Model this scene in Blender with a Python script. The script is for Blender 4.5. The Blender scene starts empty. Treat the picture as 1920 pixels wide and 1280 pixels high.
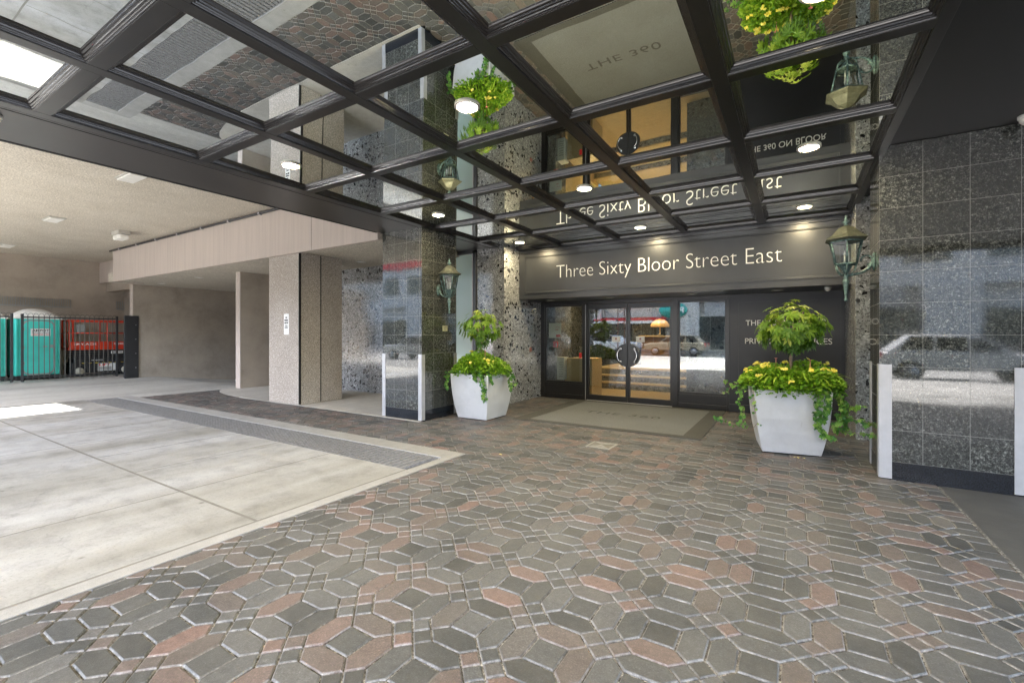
import bpy, math, random
from mathutils import Vector, Matrix
rnd = random.Random(7)
R = math.radians
C = bpy.context.scene.collection
sc = bpy.context.scene
# ------------------------------------------------------------ camera, light, exposure
cd = bpy.data.cameras.new('camera'); cam = bpy.data.objects.new('camera', cd); C.objects.link(cam)
cam.location = (0, 0, 1.45); cam.rotation_euler = (R(90), 0, R(31.854))
cd.sensor_width = 36; cd.lens = 36*853/1920; cd.shift_y = -12/1920; cd.clip_end = 500; cd.clip_start = 0.05
sc.camera = cam
SUN_EL, SUN_AZ = 46, 176       # the sun stands behind the camera, over the street
w = bpy.data.worlds.new("World"); sc.world = w; w.use_nodes = True
nt = w.node_tree; nt.nodes.clear()
o_ = nt.nodes.new('ShaderNodeOutputWorld'); b_ = nt.nodes.new('ShaderNodeBackground'); s_ = nt.nodes.new('ShaderNodeTexSky')
s_.sky_type = 'NISHITA'; s_.sun_disc = False; s_.sun_elevation = R(SUN_EL); s_.sun_rotation = R(SUN_AZ); s_.air_density = 1.0; s_.dust_density = 2.0
nt.links.new(s_.outputs[0], b_.inputs[0]); nt.links.new(b_.outputs[0], o_.inputs[0]); b_.inputs[1].default_value = 0.15
sl = bpy.data.lights.new('sun', 'SUN'); sl.energy = 4.0; sl.angle = R(0.5); sl.color = (1, .965, .925)
so = bpy.data.objects.new('sun', sl); C.objects.link(so)
# light travels towards +Y (from the street into the drive)
_az = R(SUN_AZ); sd = Vector((math.sin(_az)*math.cos(R(SUN_EL)), math.cos(_az)*math.cos(R(SUN_EL)), math.sin(R(SUN_EL))))
so.rotation_euler = sd.to_track_quat('Z', 'Y').to_euler()
sc.view_settings.view_transform = 'Standard'; sc.view_settings.look = 'None'; sc.view_settings.gamma = 1; sc.view_settings.exposure = 4.05
sc.cycles.use_denoising = True; sc.cycles.use_adaptive_sampling = False; sc.cycles.max_bounces = 10; sc.cycles.diffuse_bounces = 5; sc.cycles.glossy_bounces = 6
sc.cycles.transmission_bounces = 6; sc.cycles.transparent_max_bounces = 8; sc.cycles.sample_clamp_indirect = 2.5
sc.cycles.use_guiding = True; sc.cycles.caustics_reflective = False; sc.cycles.caustics_refractive = False; sc.cycles.blur_glossy = 0.5

# ------------------------------------------------------------ node helpers / materials
class NB:
    def __init__(s, name):
        s.m = bpy.data.materials.new(name); s.m.use_nodes = True; s.t = s.m.node_tree; s.t.nodes.clear()
        s.out = s.n('OutputMaterial'); s.p = s.n('BsdfPrincipled'); s.l(s.p.outputs[0], s.out.inputs[0])
        s.geo = s.n('NewGeometry'); s.pos = s.geo.outputs['Position']
    def n(s, t): return s.t.nodes.new('ShaderNode' + t)
    def l(s, a, b): s.t.links.new(a, b)
    def put(s, v, sock):
        if hasattr(v, 'links') or hasattr(v, 'is_output'): s.l(v, sock)
        else:
            try: sock.default_value = v
            except Exception: sock.default_value = (v[0], v[1], v[2], 1)
    def math(s, op, a, b=None, c=None, clamp=False):
        n = s.n('Math'); n.operation = op; n.use_clamp = clamp
        for i, v in enumerate((a, b, c)):
            if v is not None: s.put(v, n.inputs[i])
        return n.outputs[0]
    def noise(s, scale, detail=4, rough=.55, vec=None, dist=0):
        n = s.n('TexNoise'); n.inputs['Scale'].default_value = scale; n.inputs['Detail'].default_value = detail
        n.inputs['Roughness'].default_value = rough; n.inputs['Distortion'].default_value = dist
        s.l(vec or s.pos, n.inputs['Vector']); return n.outputs[0]
    def vor(s, scale, feat='F1', out=0, vec=None, rand=1):
        n = s.n('TexVoronoi'); n.feature = feat; n.inputs['Scale'].default_value = scale; n.inputs['Randomness'].default_value = rand
        s.l(vec or s.pos, n.inputs['Vector']); return n.outputs[out]
    def ramp(s, f, stops, interp='LINEAR'):
        n = s.n('ValToRGB'); n.color_ramp.interpolation = interp; e = n.color_ramp.elements
        while len(e) < len(stops): e.new(.5)
        for i, (p, c) in enumerate(stops):
            e[i].position = p
            if not hasattr(c, '__len__'): c = (c, c, c)
            e[i].color = (c[0], c[1], c[2], 1)
        s.l(f, n.inputs[0]); return n.outputs[0]
    def mix(s, f, a, b, mode='MIX'):
        n = s.n('Mix'); n.data_type = 'RGBA'; n.blend_type = mode
        s.put(f, n.inputs[0]); s.put(a, n.inputs[6]); s.put(b, n.inputs[7]); return n.outputs[2]
    def sep(s, v=None):
        n = s.n('SeparateXYZ'); s.l(v or s.pos, n.inputs[0]); return n.outputs
    def comb(s, x, y, z):
        n = s.n('CombineXYZ')
        for i, v in enumerate((x, y, z)): s.put(v, n.inputs[i])
        return n.outputs[0]
    def scalevec(s, v, sc3):
        n = s.n('VectorMath'); n.operation = 'MULTIPLY'; s.l(v, n.inputs[0]); n.inputs[1].default_value = sc3; return n.outputs[0]
    def bump(s, h, strength=.3, dist=.01):
        n = s.n('Bump'); n.inputs['Strength'].default_value = strength; n.inputs['Distance'].default_value = dist
        s.l(h, n.inputs['Height']); s.l(n.outputs[0], s.p.inputs['Normal'])
    def set(s, col=None, rough=None, metal=None, spec=None, **k):
        if col is not None: s.put(col, s.p.inputs['Base Color'])
        if rough is not None: s.put(rough, s.p.inputs['Roughness'])
        if metal is not None: s.put(metal, s.p.inputs['Metallic'])
        if spec is not None: s.put(spec, s.p.inputs['Specular IOR Level'])
        for kk, v in k.items(): s.put(v, s.p.inputs[kk.replace('_', ' ')])
        return s.m

def simple(name, col, rough=.5, metal=0, var=.12, vs=6, bump=0, bs=60, spec=.5, **k):
    b = NB(name)
    f = b.noise(vs, 5)
    lo = tuple(c*(1-var) for c in col); hi = tuple(min(1, c*(1+var)) for c in col)
    c = b.ramp(f, [(.3, lo), (.7, hi)])
    r = rough if rough < .5 else b.ramp(b.noise(vs*2.3, 3), [(.3, max(0, rough*.85)), (.7, min(1, rough*1.15))])
    if bump: b.bump(b.noise(bs, 3), bump, .004)
    return b.set(c, r, metal, spec, **k)

def emit(name, col, st):
    b = NB(name); return b.set(col, .5, Emission_Color=(col[0], col[1], col[2], 1), Emission_Strength=st)

def grid_mask(b, axis_u, su, ou, sz, oz, wd=.0016):
    """1 on grout lines; axis_u 0/1 = world x/y"""
    xyz = b.sep()
    def line(v, s, o):
        f = b.math('FRACT', b.math('DIVIDE', b.math('SUBTRACT', v, o), s))
        d = b.math('MINIMUM', f, b.math('SUBTRACT', 1.0, f))
        return b.math('LESS_THAN', d, wd/s)
    g = b.math('MAXIMUM', line(xyz[axis_u], su, ou), line(xyz[2], sz, oz))
    cu = b.math('FLOOR', b.math('DIVIDE', b.math('SUBTRACT', xyz[axis_u], ou), su))
    cz = b.math('FLOOR', b.math('DIVIDE', b.math('SUBTRACT', xyz[2], oz), sz))
    wn = b.n('TexWhiteNoise'); wn.noise_dimensions = '3D'; b.l(b.comb(cu, cz, float(axis_u)), wn.inputs[0])
    return g, wn.outputs[0]

def granite(name, axis, su, ou, tone=1.0, warm=0.0):
    b = NB(name)
    g, cell = grid_mask(b, axis, su, ou, .318, .18)
    n1 = b.noise(95, 3, .7); n2 = b.noise(45, 4, .6); v = b.vor(120, out=1)
    sp = b.ramp(b.math('ADD', b.math('MULTIPLY', n1, .6), b.math('MULTIPLY', n2, .4)),
                [(.42, (.010*tone, .011*tone, .010*tone)), (.515, (.048*tone, .052*tone, .047*tone)), (.59, (.165*tone, .17*tone, .155*tone)), (.68, (.43*tone, .44*tone, .40*tone))])
    sp = b.mix(b.math('MULTIPLY', cell, .62), sp, (.03*tone, .032*tone, .03*tone))
    sp = b.mix(warm, sp, (.16, .13, .05), 'MULTIPLY') if warm else sp
    c = b.mix(g, sp, (.20, .195, .18))
    r = b.ramp(cell, [(0, .025), (1, .06)])
    r = b.mix(g, r, (.5, .5, .5))
    bn = b.n('Bump'); bn.inputs['Strength'].default_value = .045; bn.inputs['Distance'].default_value = .02
    b.l(b.noise(2.5, 1), bn.inputs['Height']); b.l(bn.outputs[0], b.p.inputs['Normal'])
    return b.set(c, r, 0, 1.0)

def terrazzo(name, tone=1.0):
    b = NB(name)
    warp = b.n('VectorMath'); warp.operation = 'ADD'; nz = b.n('TexNoise'); nz.inputs['Scale'].default_value = 6
    b.l(b.pos, nz.inputs[0]); b.l(b.scalevec(nz.outputs[1], (.12, .12, .12)), warp.inputs[0]); b.l(b.pos, warp.inputs[1])
    wv = warp.outputs[0]
    def chips(scale, lo):
        v = b.n('TexVoronoi'); v.inputs['Scale'].default_value = scale; b.l(wv, v.inputs['Vector'])
        e = b.n('TexVoronoi'); e.feature = 'DISTANCE_TO_EDGE'; e.inputs['Scale'].default_value = scale; b.l(wv, e.inputs['Vector'])
        hs = b.sep(v.outputs[1])
        return hs[0], hs[1], e.outputs[0]
    h1, k1, e1 = chips(14, 0); h2, k2, e2 = chips(42, 0)
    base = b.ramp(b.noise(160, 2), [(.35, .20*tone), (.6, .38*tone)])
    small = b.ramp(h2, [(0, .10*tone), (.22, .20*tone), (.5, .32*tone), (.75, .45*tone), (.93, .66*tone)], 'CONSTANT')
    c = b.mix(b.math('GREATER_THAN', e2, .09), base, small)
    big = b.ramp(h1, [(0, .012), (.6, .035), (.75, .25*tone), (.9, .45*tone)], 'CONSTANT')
    msk = b.math('MULTIPLY', b.math('GREATER_THAN', e1, .12), b.math('GREATER_THAN', k1, .78))
    c = b.mix(msk, c, big)
    c = b.mix(.25, c, b.ramp(b.noise(1.2, 3), [(.3, (.5, .52, .5)), (.7, (.9, .95, .9))]), 'MULTIPLY')
    xyz = b.sep()
    return b.set(c, .10, 0, 1.0)

def aggregate(name, col, dark=.45, scale=85, bump=.6):
    b = NB(name)
    n = b.vor(scale, out=0); n2 = b.noise(scale*1.6, 3, .7); big = b.noise(1.5, 4)
    f = b.math('ADD', b.math('MULTIPLY', n, .5), b.math('MULTIPLY', n2, .7))
    c = b.ramp(f, [(.36, tuple(v*dark for v in col)), (.62, col), (.9, tuple(min(1, v*1.5) for v in col))])
    c = b.mix(.6, c, b.ramp(big, [(.3, (.8, .78, .74)), (.7, (1, 1, 1))]), 'MULTIPLY')
    b.bump(f, bump, .006)
    return b.set(c, .85, 0, .3)

def concrete(name, col, rough=.75, fine=.5, stain=.5):
    b = NB(name)
    v2 = b.scalevec(b.pos, (1.0, .35, 1.0))
    big = b.ramp(b.noise(.55, 6, .6, v2), [(.3, tuple(c*(1-.45*stain) for c in col)), (.55, col), (.75, tuple(min(1, c*1.15) for c in col))])
    mid = b.ramp(b.noise(7, 6, .7), [(.3, .8), (.7, 1.08)])
    c = b.mix(.8, big, mid, 'MULTIPLY')
    sp = b.ramp(b.noise(230, 2, .8), [(.36, .55), (.46, 1.0), (.62, 1.0), (.72, 1.25)])
    c = b.mix(fine, c, sp, 'MULTIPLY')
    spots = b.ramp(b.vor(3.1), [(.03, .45), (.07, 1)])
    c = b.mix(.5, c, spots, 'MULTIPLY')
    b.bump(b.noise(180, 3), .25, .003)
    r = b.ramp(b.noise(1.3, 4), [(.3, rough*.7), (.7, rough)])
    return b.set(c, r, 0, .4)

def drive_mat(name, col):
    b = NB(name)
    bands = b.ramp(b.noise(.9, 5, .6, b.scalevec(b.pos, (1.0, .16, 1))), [(.30, (.44, .42, .37)), (.46, (.80, .785, .74)), (.60, (1.0, 1.0, 1.0)), (.8, (1.28, 1.30, 1.34))])  # soft shadow bands along y, with stains, put into the colour
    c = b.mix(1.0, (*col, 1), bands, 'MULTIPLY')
    c = b.mix(.85, c, b.ramp(b.noise(3.2, 7, .72), [(.32, .66), (.5, 1), (.7, 1.14)]), 'MULTIPLY')
    c = b.mix(.7, c, b.ramp(b.noise(48, 5, .8), [(.34, .55), (.45, .98), (.62, 1.05), (.72, 1.35)]), 'MULTIPLY')
    c = b.mix(.8, c, b.ramp(b.vor(2.3), [(.025, .35), (.06, 1)]), 'MULTIPLY')
    c = b.mix(.7, c, b.ramp(b.vor(5.7), [(.02, .45), (.045, 1)]), 'MULTIPLY')
    cr = b.n('TexVoronoi'); cr.feature = 'DISTANCE_TO_EDGE'; cr.inputs['Scale'].default_value = .42
    wv = b.n('VectorMath'); wv.operation = 'ADD'; nz = b.n('TexNoise'); nz.inputs['Scale'].default_value = 2.2; nz.inputs['Detail'].default_value = 6; b.l(b.pos, nz.inputs[0]); b.l(nz.outputs[1], wv.inputs[0]); b.l(b.pos, wv.inputs[1]); b.l(wv.outputs[0], cr.inputs[0])
    c = b.mix(.3, c, b.ramp(cr.outputs[0], [(.0, .55), (.006, 1)]), 'MULTIPLY')
    b.bump(b.noise(70, 4, .7), .4, .004)
    return b.set(c, b.ramp(b.noise(1.3, 4), [(.3, .45), (.7, .75)]), 0, .4)

def leafmat(name, cols, rough=.45):
    b = NB(name)
    at = b.n('Attribute'); at.attribute_name = 'tint'
    c = b.ramp(at.outputs['Fac'], [(i/(len(cols)-1), cc) for i, cc in enumerate(cols)])
    m = b.set(c, rough, 0, .4)
    tr = b.n('BsdfTranslucent'); mx = b.n('MixShader'); mx.inputs[0].default_value = .25
    b.l(c, tr.inputs[0]); b.l(b.p.outputs[0], mx.inputs[1]); b.l(tr.outputs[0], mx.inputs[2]); b.l(mx.outputs[0], b.out.inputs[0])
    return m

def glassmat(name, tint=(.95, 1, .98), refl=1.0):
    """clear pane: see-through with a Fresnel mirror on top"""
    b = NB(name)
    tr = b.n('BsdfTransparent'); tr.inputs[0].default_value = (*tint, 1)
    gl = b.n('BsdfGlossy'); gl.inputs['Roughness'].default_value = 0.0
    fr = b.n('Fresnel'); fr.inputs[0].default_value = 1.52
    f = b.math('MULTIPLY', fr.outputs[0], refl, clamp=True)
    mx = b.n('MixShader'); b.l(f, mx.inputs[0]); b.l(tr.outputs[0], mx.inputs[1]); b.l(gl.outputs[0], mx.inputs[2])
    b.l(mx.outputs[0], b.out.inputs[0]); return b.m

MT = {}
def build_mats():
    # pavers
    b = NB('paver'); at = b.n('Attribute'); at.attribute_name = 'tint'
    c = b.ramp(at.outputs['Fac'], [(0, (.024, .026, .028)), (.22, (.041, .0440, .046)), (.45, (.072, .0745, .077)), (.55, (.076, .064, .060)), (.75, (.108, .075, .068)), (1, (.16, .098, .084))])
    c = b.mix(.75, c, b.ramp(b.noise(30, 8, .8), [(.32, .5), (.5, 1.0), (.68, 1.6)]), 'MULTIPLY')
    c = b.mix(.65, c, b.ramp(b.noise(125, 3, .85), [(.36, .5), (.46, .9), (.57, 1.0), (.66, 2.3)]), 'MULTIPLY')
    c = b.mix(b.ramp(b.noise(.9, 5, .65), [(.35, 0), (.75, .35)]), c, (.21, .20, .175))
    ea = b.n('Attribute'); ea.attribute_name = 'edge'
    c = b.mix(b.math('MULTIPLY', ea.outputs['Fac'], b.ramp(b.noise(16, 5, .8), [(.38, .0), (.62, .85)])), c, b.ramp(b.noise(70, 3), [(.3, (.20, .197, .19)), (.7, (.42, .415, .40))]))
    b.bump(b.noise(150, 4, .75), .6, .003)
    MT['paver'] = b.set(c, b.ramp(b.noise(1.1, 4), [(.3, .42), (.7, .68)]), 0, .45)
    b = NB('sand_joint'); c = b.ramp(b.noise(45, 5, .75), [(.40, (.03, .028, .025)), (.52, (.16, .152, .138)), (.65, (.45, .44, .41))])
    c = b.mix(b.ramp(b.noise(2.2, 4, .7), [(.45, 0), (.62, .75)]), c, (.09, .085, .075))
    MT['joint'] = b.set(c, .95, 0, .2)
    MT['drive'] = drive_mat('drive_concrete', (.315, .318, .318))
    MT['curb'] = concrete('curb_concrete', (.30, .297, .285), .8, .6, .5)
    MT['pad'] = concrete('pad_concrete', (.44, .42, .38), .85, .7, .5)
    MT['asphalt'] = concrete('worn_asphalt', (.42, .415, .39), .85, .9, .7)
    MT['road'] = concrete('road_asphalt', (.11, .11, .11), .85, .8, .5)
    MT['walk'] = concrete('sidewalk_concrete', (.17, .167, .16), .85, .6, .4)
    MT['rightground'] = concrete('dark_concrete', (.075, .074, .070), .8, .9, .6)
    MT['sealant'] = simple('sealant', (.15, .145, .13), .8)
    MT['steel'] = simple('grate_steel', (.25, .25, .255), .5, .5, .25, 20)
    MT['dark'] = simple('dark_void', (.008, .008, .008), .9)
    MT['black'] = simple('black_painted_metal', (.0085, .0078, .0078), .30, 0, .15, 9, spec=.6)
    MT['navy'] = simple('dark_navy_panel', (.0105, .0115, .0150), .38, 0, .15, 4, spec=.5)
    MT['gloss'] = simple('gloss_black_moulding', (.016, .014, .014), .22, 0, .1, 9, spec=.8)
    MT['blackwood'] = simple('charcoal_panel', (.022, .0235, .027), .33, 0, .12, 4, spec=.6)
    MT['soffit'] = simple('black_soffit', (.004, .0034, .0034), .42, 0, .2, 2)
    MT['border'] = simple('canopy_border', (.028, .0245, .023), .35, 0, .12, 3, spec=.6)
    b = NB('ceiling_mirror'); b.bump(b.noise(1.6, 2), .035, .02); MT['mirror'] = b.set(b.ramp(b.noise(.8, 3), [(.3, (.80, .845, .815)), (.7, (.84, .885, .86))]), .008, 1)
    MT['graX'] = granite('granite_front', 0, .30, -6.28)
    MT['graXr'] = granite('granite_front_right', 0, .335, .73)
    MT['graY'] = granite('granite_side', 1, .30, 5.7)
    MT['plinth'] = simple('black_granite', (.012, .014, .018), .12, 0, .5, 120, spec=.6)
    MT['terr'] = terrazzo('terrazzo', 1.0)
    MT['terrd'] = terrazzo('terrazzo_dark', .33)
    MT['aggr'] = aggregate('exposed_aggregate', (.42, .375, .33), .30, 55, 1)
    MT['stucco'] = aggregate('stucco_ceiling', (.54, .495, .42), .58, 42, .8)
    b = NB('board_formed_beam')
    st = b.noise(1.0, 4, .6, b.scalevec(b.pos, (14, 14, .6)))
    c = b.ramp(b.noise(120, 3), [(.3, (.42, .36, .32)), (.7, (.54, .47, .415))])
    c = b.mix(.5, c, b.ramp(st, [(.3, .82), (.7, 1.08)]), 'MULTIPLY'); b.bump(b.noise(130, 3), .4, .004)
    MT['beam'] = b.set(c, .85, 0, .3)
    b = NB('brown_render_wall'); c = b.ramp(b.noise(90, 4, .7), [(.3, (.33, .285, .235)), (.7, (.47, .405, .335))])
    c = b.mix(.7, c, b.ramp(b.noise(1.1, 7, .7), [(.3, .62), (.5, .95), (.68, 1.12)]), 'MULTIPLY'); b.bump(b.noise(110, 3), .5, .004)
    MT['render'] = b.set(c, .9, 0, .25)
    MT['alu'] = simple('brushed_aluminium', (.46, .46, .475), .42, .5, .06, 14)
    MT['white'] = simple('white_paint', (.78, .78, .76), .5, 0, .04)
    MT['lettering'] = simple('white_lettering', (.88, .88, .86), .4, 0, .03)
    MT['chrome'] = simple('chrome', (.85, .85, .84), .08, 1, .02)
    MT['bronze'] = None
    b = NB('verdigris')
    f = b.noise(34, 5, .7)
    c = b.ramp(f, [(.30, (.018, .028, .032)), (.46, (.055, .095, .10)), (.6, (.13, .22, .21)), (.75, (.26, .36, .33))])
    b.bump(f, .4, .002); MT['verd'] = b.set(c, .55, .25, .5)
    b = NB('weathered_roof_bronze'); f = b.noise(26, 5, .7)
    MT['roofb'] = b.set(b.ramp(f, [(.3, (.045, .047, .036)), (.6, (.105, .112, .085)), (.75, (.17, .21, .17))]), .5, .3)
    MT['glass'] = glassmat('door_glass', (.88, .92, .90), 2.7)
    MT['lglass'] = glassmat('lantern_glass', (.88, .92, .91), .6)
    MT['carglass'] = simple('car_glass', (.02, .025, .03), .05, 0, .1)
    b = NB('frosted_glass'); MT['frost'] = b.set(b.ramp(b.noise(.7, 2), [(.3, (.40, .53, .47)), (.7, (.50, .61, .55))]), .12, 0, .7)
    b = NB('silver_pot'); c = b.ramp(b.noise(2.2, 6, .7), [(.3, (.56, .57, .585)), (.6, (.67, .68, .70))])
    c = b.mix(b.ramp(b.noise(9, 7, .8, b.scalevec(b.pos, (1, 1, .3))), [(.60, 0), (.74, .5)]), c, (.38, .36, .33))
    MT['pot'] = b.set(c, .42, .2)
    MT['soil'] = simple('soil', (.035, .025, .018), .95, 0, .4, 40, 1, 60)
    MT['bark'] = simple('bark', (.22, .16, .11), .8, 0, .3, 30, .5)
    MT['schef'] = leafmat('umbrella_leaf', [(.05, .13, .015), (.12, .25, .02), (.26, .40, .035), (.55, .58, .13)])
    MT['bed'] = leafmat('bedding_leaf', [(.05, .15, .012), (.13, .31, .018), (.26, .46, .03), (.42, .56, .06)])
    MT['ivy'] = leafmat('ivy_leaf', [(.022, .085, .020), (.06, .19, .035), (.15, .34, .05), (.42, .55, .15)])
    MT['petal'] = leafmat('yellow_petal', [(.93, .78, .06), (.95, .86, .14), (.96, .90, .35)])
    MT['pink'] = simple('pink_petal', (.8, .30, .26), .6)
    MT['matlight'] = aggregate('mat_pile', (.165, .172, .175), .42, 150, .8)
    MT['matdark'] = aggregate('mat_border', (.075, .075, .07), .5, 150, .8)
    MT['lampglow'] = emit('lamp_glow', (1, .84, .52), 40)
    MT['trimring'] = simple('lamp_ring', (.55, .53, .48), .35, .3)
    MT['lensoff'] = simple('lamp_lens', (.80, .79, .74), .3)
    MT['teal'] = simple('teal_plastic', (.055, .56, .47), .45, 0, .12, 3)
    MT['blue'] = simple('blue_plastic', (.012, .03, .16), .45)
    MT['whiteplastic'] = simple('roof_plastic', (.78, .76, .70), .4)
    MT['greypl'] = simple('grey_plastic', (.30, .31, .30), .5)
    MT['red'] = simple('red_orange_paint', (.62, .045, .015), .4)
    MT['rubber'] = simple('rubber', (.02, .02, .02), .8)
    MT['rim'] = simple('cream_rim', (.62, .58, .48), .5)
    MT['machine'] = simple('machine_grey', (.022, .022, .024), .5)
    MT['gategrey'] = simple('gate_grey', (.10, .095, .085), .5)
    MT['signred'] = simple('sign_red', (.65, .02, .03), .4)
    MT['signblack'] = simple('sign_ink', (.02, .02, .02), .5)
    MT['yellow'] = simple('hazard_yellow', (.75, .55, .05), .5)
    MT['brickred'] = simple('red_granite_step', (.24, .10, .085), .5, 0, .2, 60)
    MT['lobbyfloor'] = simple('lobby_floor', (.42, .29, .15), .35, 0, .1, 8)
    MT['tread'] = simple('lobby_tread', (.52, .38, .20), .35, 0, .15, 60)
    MT['riser'] = terrazzo('lobby_riser', .55)
    MT['lobbyceil'] = simple('lobby_ceiling', (.62, .46, .28), .7)
    MT['deskwood'] = simple('desk_wood', (.20, .11, .045), .35, 0, .2, 9)
    MT['lobbyglow'] = emit('lobby_glow', (1, .74, .40), 15)
    MT['shade'] = emit('lamp_shade_glow', (1, .62, .26), .012)
    MT['beige'] = simple('champagne_paint', (.46, .42, .33), .25, .3, .03)
    MT['carwhite'] = simple('white_car_paint', (.72, .73, .74), .2, 0, .02)
    MT['stone'] = simple('pale_limestone', (.52, .515, .50), .8, 0, .08, 1.5)
    MT['greystone'] = simple('grey_cladding', (.30, .30, .30), .6, 0, .1, 1)
    MT['shopglass'] = simple('shop_glass', (.03, .04, .045), .06, 0, .2, .6)
    MT['tealsign'] = simple('teal_sign', (.02, .42, .36), .4)
    MT['rust'] = simple('rusty_tube', (.20, .07, .035), .7, .2, .3, 20)
    MT['bluemetal'] = simple('blue_grey_tube', (.12, .16, .22), .5, .4)
    MT['terra'] = simple('terracotta', (.35, .13, .05), .7)
    MT['palewood'] = simple('leaf_litter', (.7, .6, .2), .7)
build_mats()

# ------------------------------------------------------------ geometry helpers
class MB:
    def __init__(s): s.v = []; s.f = []; s.tint = []; s.sm = []
    def add(s, vs, fs, tint=0.0, smooth=False):
        k = len(s.v); s.v += [tuple(v) for v in vs]; s.f += [tuple(i+k for i in f) for f in fs]; s.tint += [tint]*len(vs); s.sm += [smooth]*len(fs); return s
    def box(s, x0, y0, z0, x1, y1, z1):
        vs = [(x, y, z) for z in (z0, z1) for y in (y0, y1) for x in (x0, x1)]
        return s.add(vs, [(0, 2, 3, 1), (4, 5, 7, 6), (0, 1, 5, 4), (2, 6, 7, 3), (0, 4, 6, 2), (1, 3, 7, 5)])
    def quad(s, a, b, c, d): return s.add([a, b, c, d], [(0, 1, 2, 3)])
    def prism(s, poly, z0, z1):
        n = len(poly); vs = [(x, y, z0) for x, y in poly]+[(x, y, z1) for x, y in poly]
        return s.add(vs, [tuple(reversed(range(n))), tuple(range(n, 2*n))]+[(i, (i+1) % n, n+(i+1) % n, n+i) for i in range(n)])
    def lathe(s, prof, c=(0, 0, 0), n=24, ax='Z', smooth=True, rot=0, cap=True):
        vs = []; fs = []
        for r, h in prof:
            for i in range(n):
                a = 2*math.pi*i/n+rot
                p = (r*math.cos(a), r*math.sin(a), h)
                if ax == 'Y': p = (p[0], p[2], p[1])
                if ax == 'X': p = (p[2], p[0], p[1])
                vs.append((p[0]+c[0], p[1]+c[1], p[2]+c[2]))
        for j in range(len(prof)-1):
            for i in range(n): fs.append((j*n+i, j*n+(i+1) % n, (j+1)*n+(i+1) % n, (j+1)*n+i))
        if cap: fs.append(tuple(reversed(range(n)))); fs.append(tuple(range((len(prof)-1)*n, len(prof)*n)))
        return s.add(vs, fs, 0, smooth)
    def tube(s, pts, r, n=8, smooth=True):
        pts = [Vector(p) for p in pts]; vs = []; fs = []
        rs = r if hasattr(r, '__len__') else [r]*len(pts)
        up0 = None
        for i, p in enumerate(pts):
            d = (pts[min(i+1, len(pts)-1)]-pts[max(i-1, 0)]).normalized()
            if up0 is None:
                u = d.cross(Vector((0, 0, 1))) if abs(d.z) < .9 else d.cross(Vector((1, 0, 0)))
                up0 = u.normalized()
            u = (up0-d*up0.dot(d)); u = u.normalized() if u.length > 1e-5 else up0; up0 = u
            v = d.cross(u)
            for k in range(n):
                a = 2*math.pi*k/n; vs.append(p+(u*math.cos(a)+v*math.sin(a))*rs[i])
        for j in range(len(pts)-1):
            for i in range(n): fs.append((j*n+i, j*n+(i+1) % n, (j+1)*n+(i+1) % n, (j+1)*n+i))
        fs.append(tuple(reversed(range(n)))); fs.append(tuple(range((len(pts)-1)*n, len(pts)*n)))
        return s.add(vs, fs, 0, smooth)

def tag(o, label=None, cat=None, group=None, kind=None):
    if label: o['label'] = label
    if cat: o['category'] = cat
    if group: o['group'] = group
    if kind: o['kind'] = kind
    return o
def wloc(o):
    v = Vector((0, 0, 0))
    while o is not None: v = v+o.location; o = o.parent
    return v
def obj(name, mb, m, parent=None, bevel=0, local=False, label=None):
    me = bpy.data.meshes.new(name)
    off = wloc(parent) if (parent is not None and not local) else Vector((0, 0, 0))
    me.from_pydata([(v[0]-off.x, v[1]-off.y, v[2]-off.z) for v in mb.v], [], mb.f)
    me.polygons.foreach_set('use_smooth', mb.sm)
    if any(mb.tint):
        a = me.attributes.new('tint', 'FLOAT', 'POINT'); a.data.foreach_set('value', mb.tint)
    me.materials.append(MT[m] if isinstance(m, str) else m); me.update()
    o = bpy.data.objects.new(name, me); C.objects.link(o)
    if parent is not None: o.parent = parent
    if bevel:
        bv = o.modifiers.new('bevel', 'BEVEL'); bv.width = bevel; bv.segments = 2; bv.limit_method = 'ANGLE'; bv.angle_limit = R(40)
    if label: o['label'] = label
    return o
def thing(name, label, cat, loc=(0, 0, 0), group=None):
    o = bpy.data.objects.new(name, None); C.objects.link(o); o.location = loc; o.empty_display_size = .1
    return tag(o, label, cat, group)
def struct(name, mb, m, bevel=0): return tag(obj(name, mb, m, bevel=bevel), kind='structure')
def copy_tree(o, parent=None):
    c = o.copy(); C.objects.link(c); c.parent = parent
    for ch in [x for x in bpy.data.objects if x.parent == o]: copy_tree(ch, c)
    return c
def B(*a): return MB().box(*a)

def text_mb(s, width, height, depth=.004, bold=0.0, sp=1.0):
    """lettering in the local XY plane, left-bottom at 0,0, scaled to width x height (height = overall box)"""
    cu = bpy.data.curves.new('t', 'FONT'); cu.body = s; cu.size = 1; cu.extrude = .5; cu.offset = bold; cu.resolution_u = 6; cu.space_character = sp
    o = bpy.data.objects.new('t', cu); C.objects.link(o)
    dg = bpy.context.evaluated_depsgraph_get(); me = bpy.data.meshes.new_from_object(o.evaluated_get(dg))
    vs = [v.co.copy() for v in me.vertices]; fs = [tuple(p.vertices) for p in me.polygons]
    bpy.data.objects.remove(o); bpy.data.meshes.remove(me); bpy.data.curves.remove(cu)
    x0 = min(v.x for v in vs); x1 = max(v.x for v in vs); y0 = min(v.y for v in vs); y1 = max(v.y for v in vs)
    sx = width/(x1-x0); sy = height/(y1-y0) if height else sx
    return [((v.x-x0)*sx, (v.y-y0)*sy, (v.z+.5)*depth) for v in vs], fs
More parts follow.
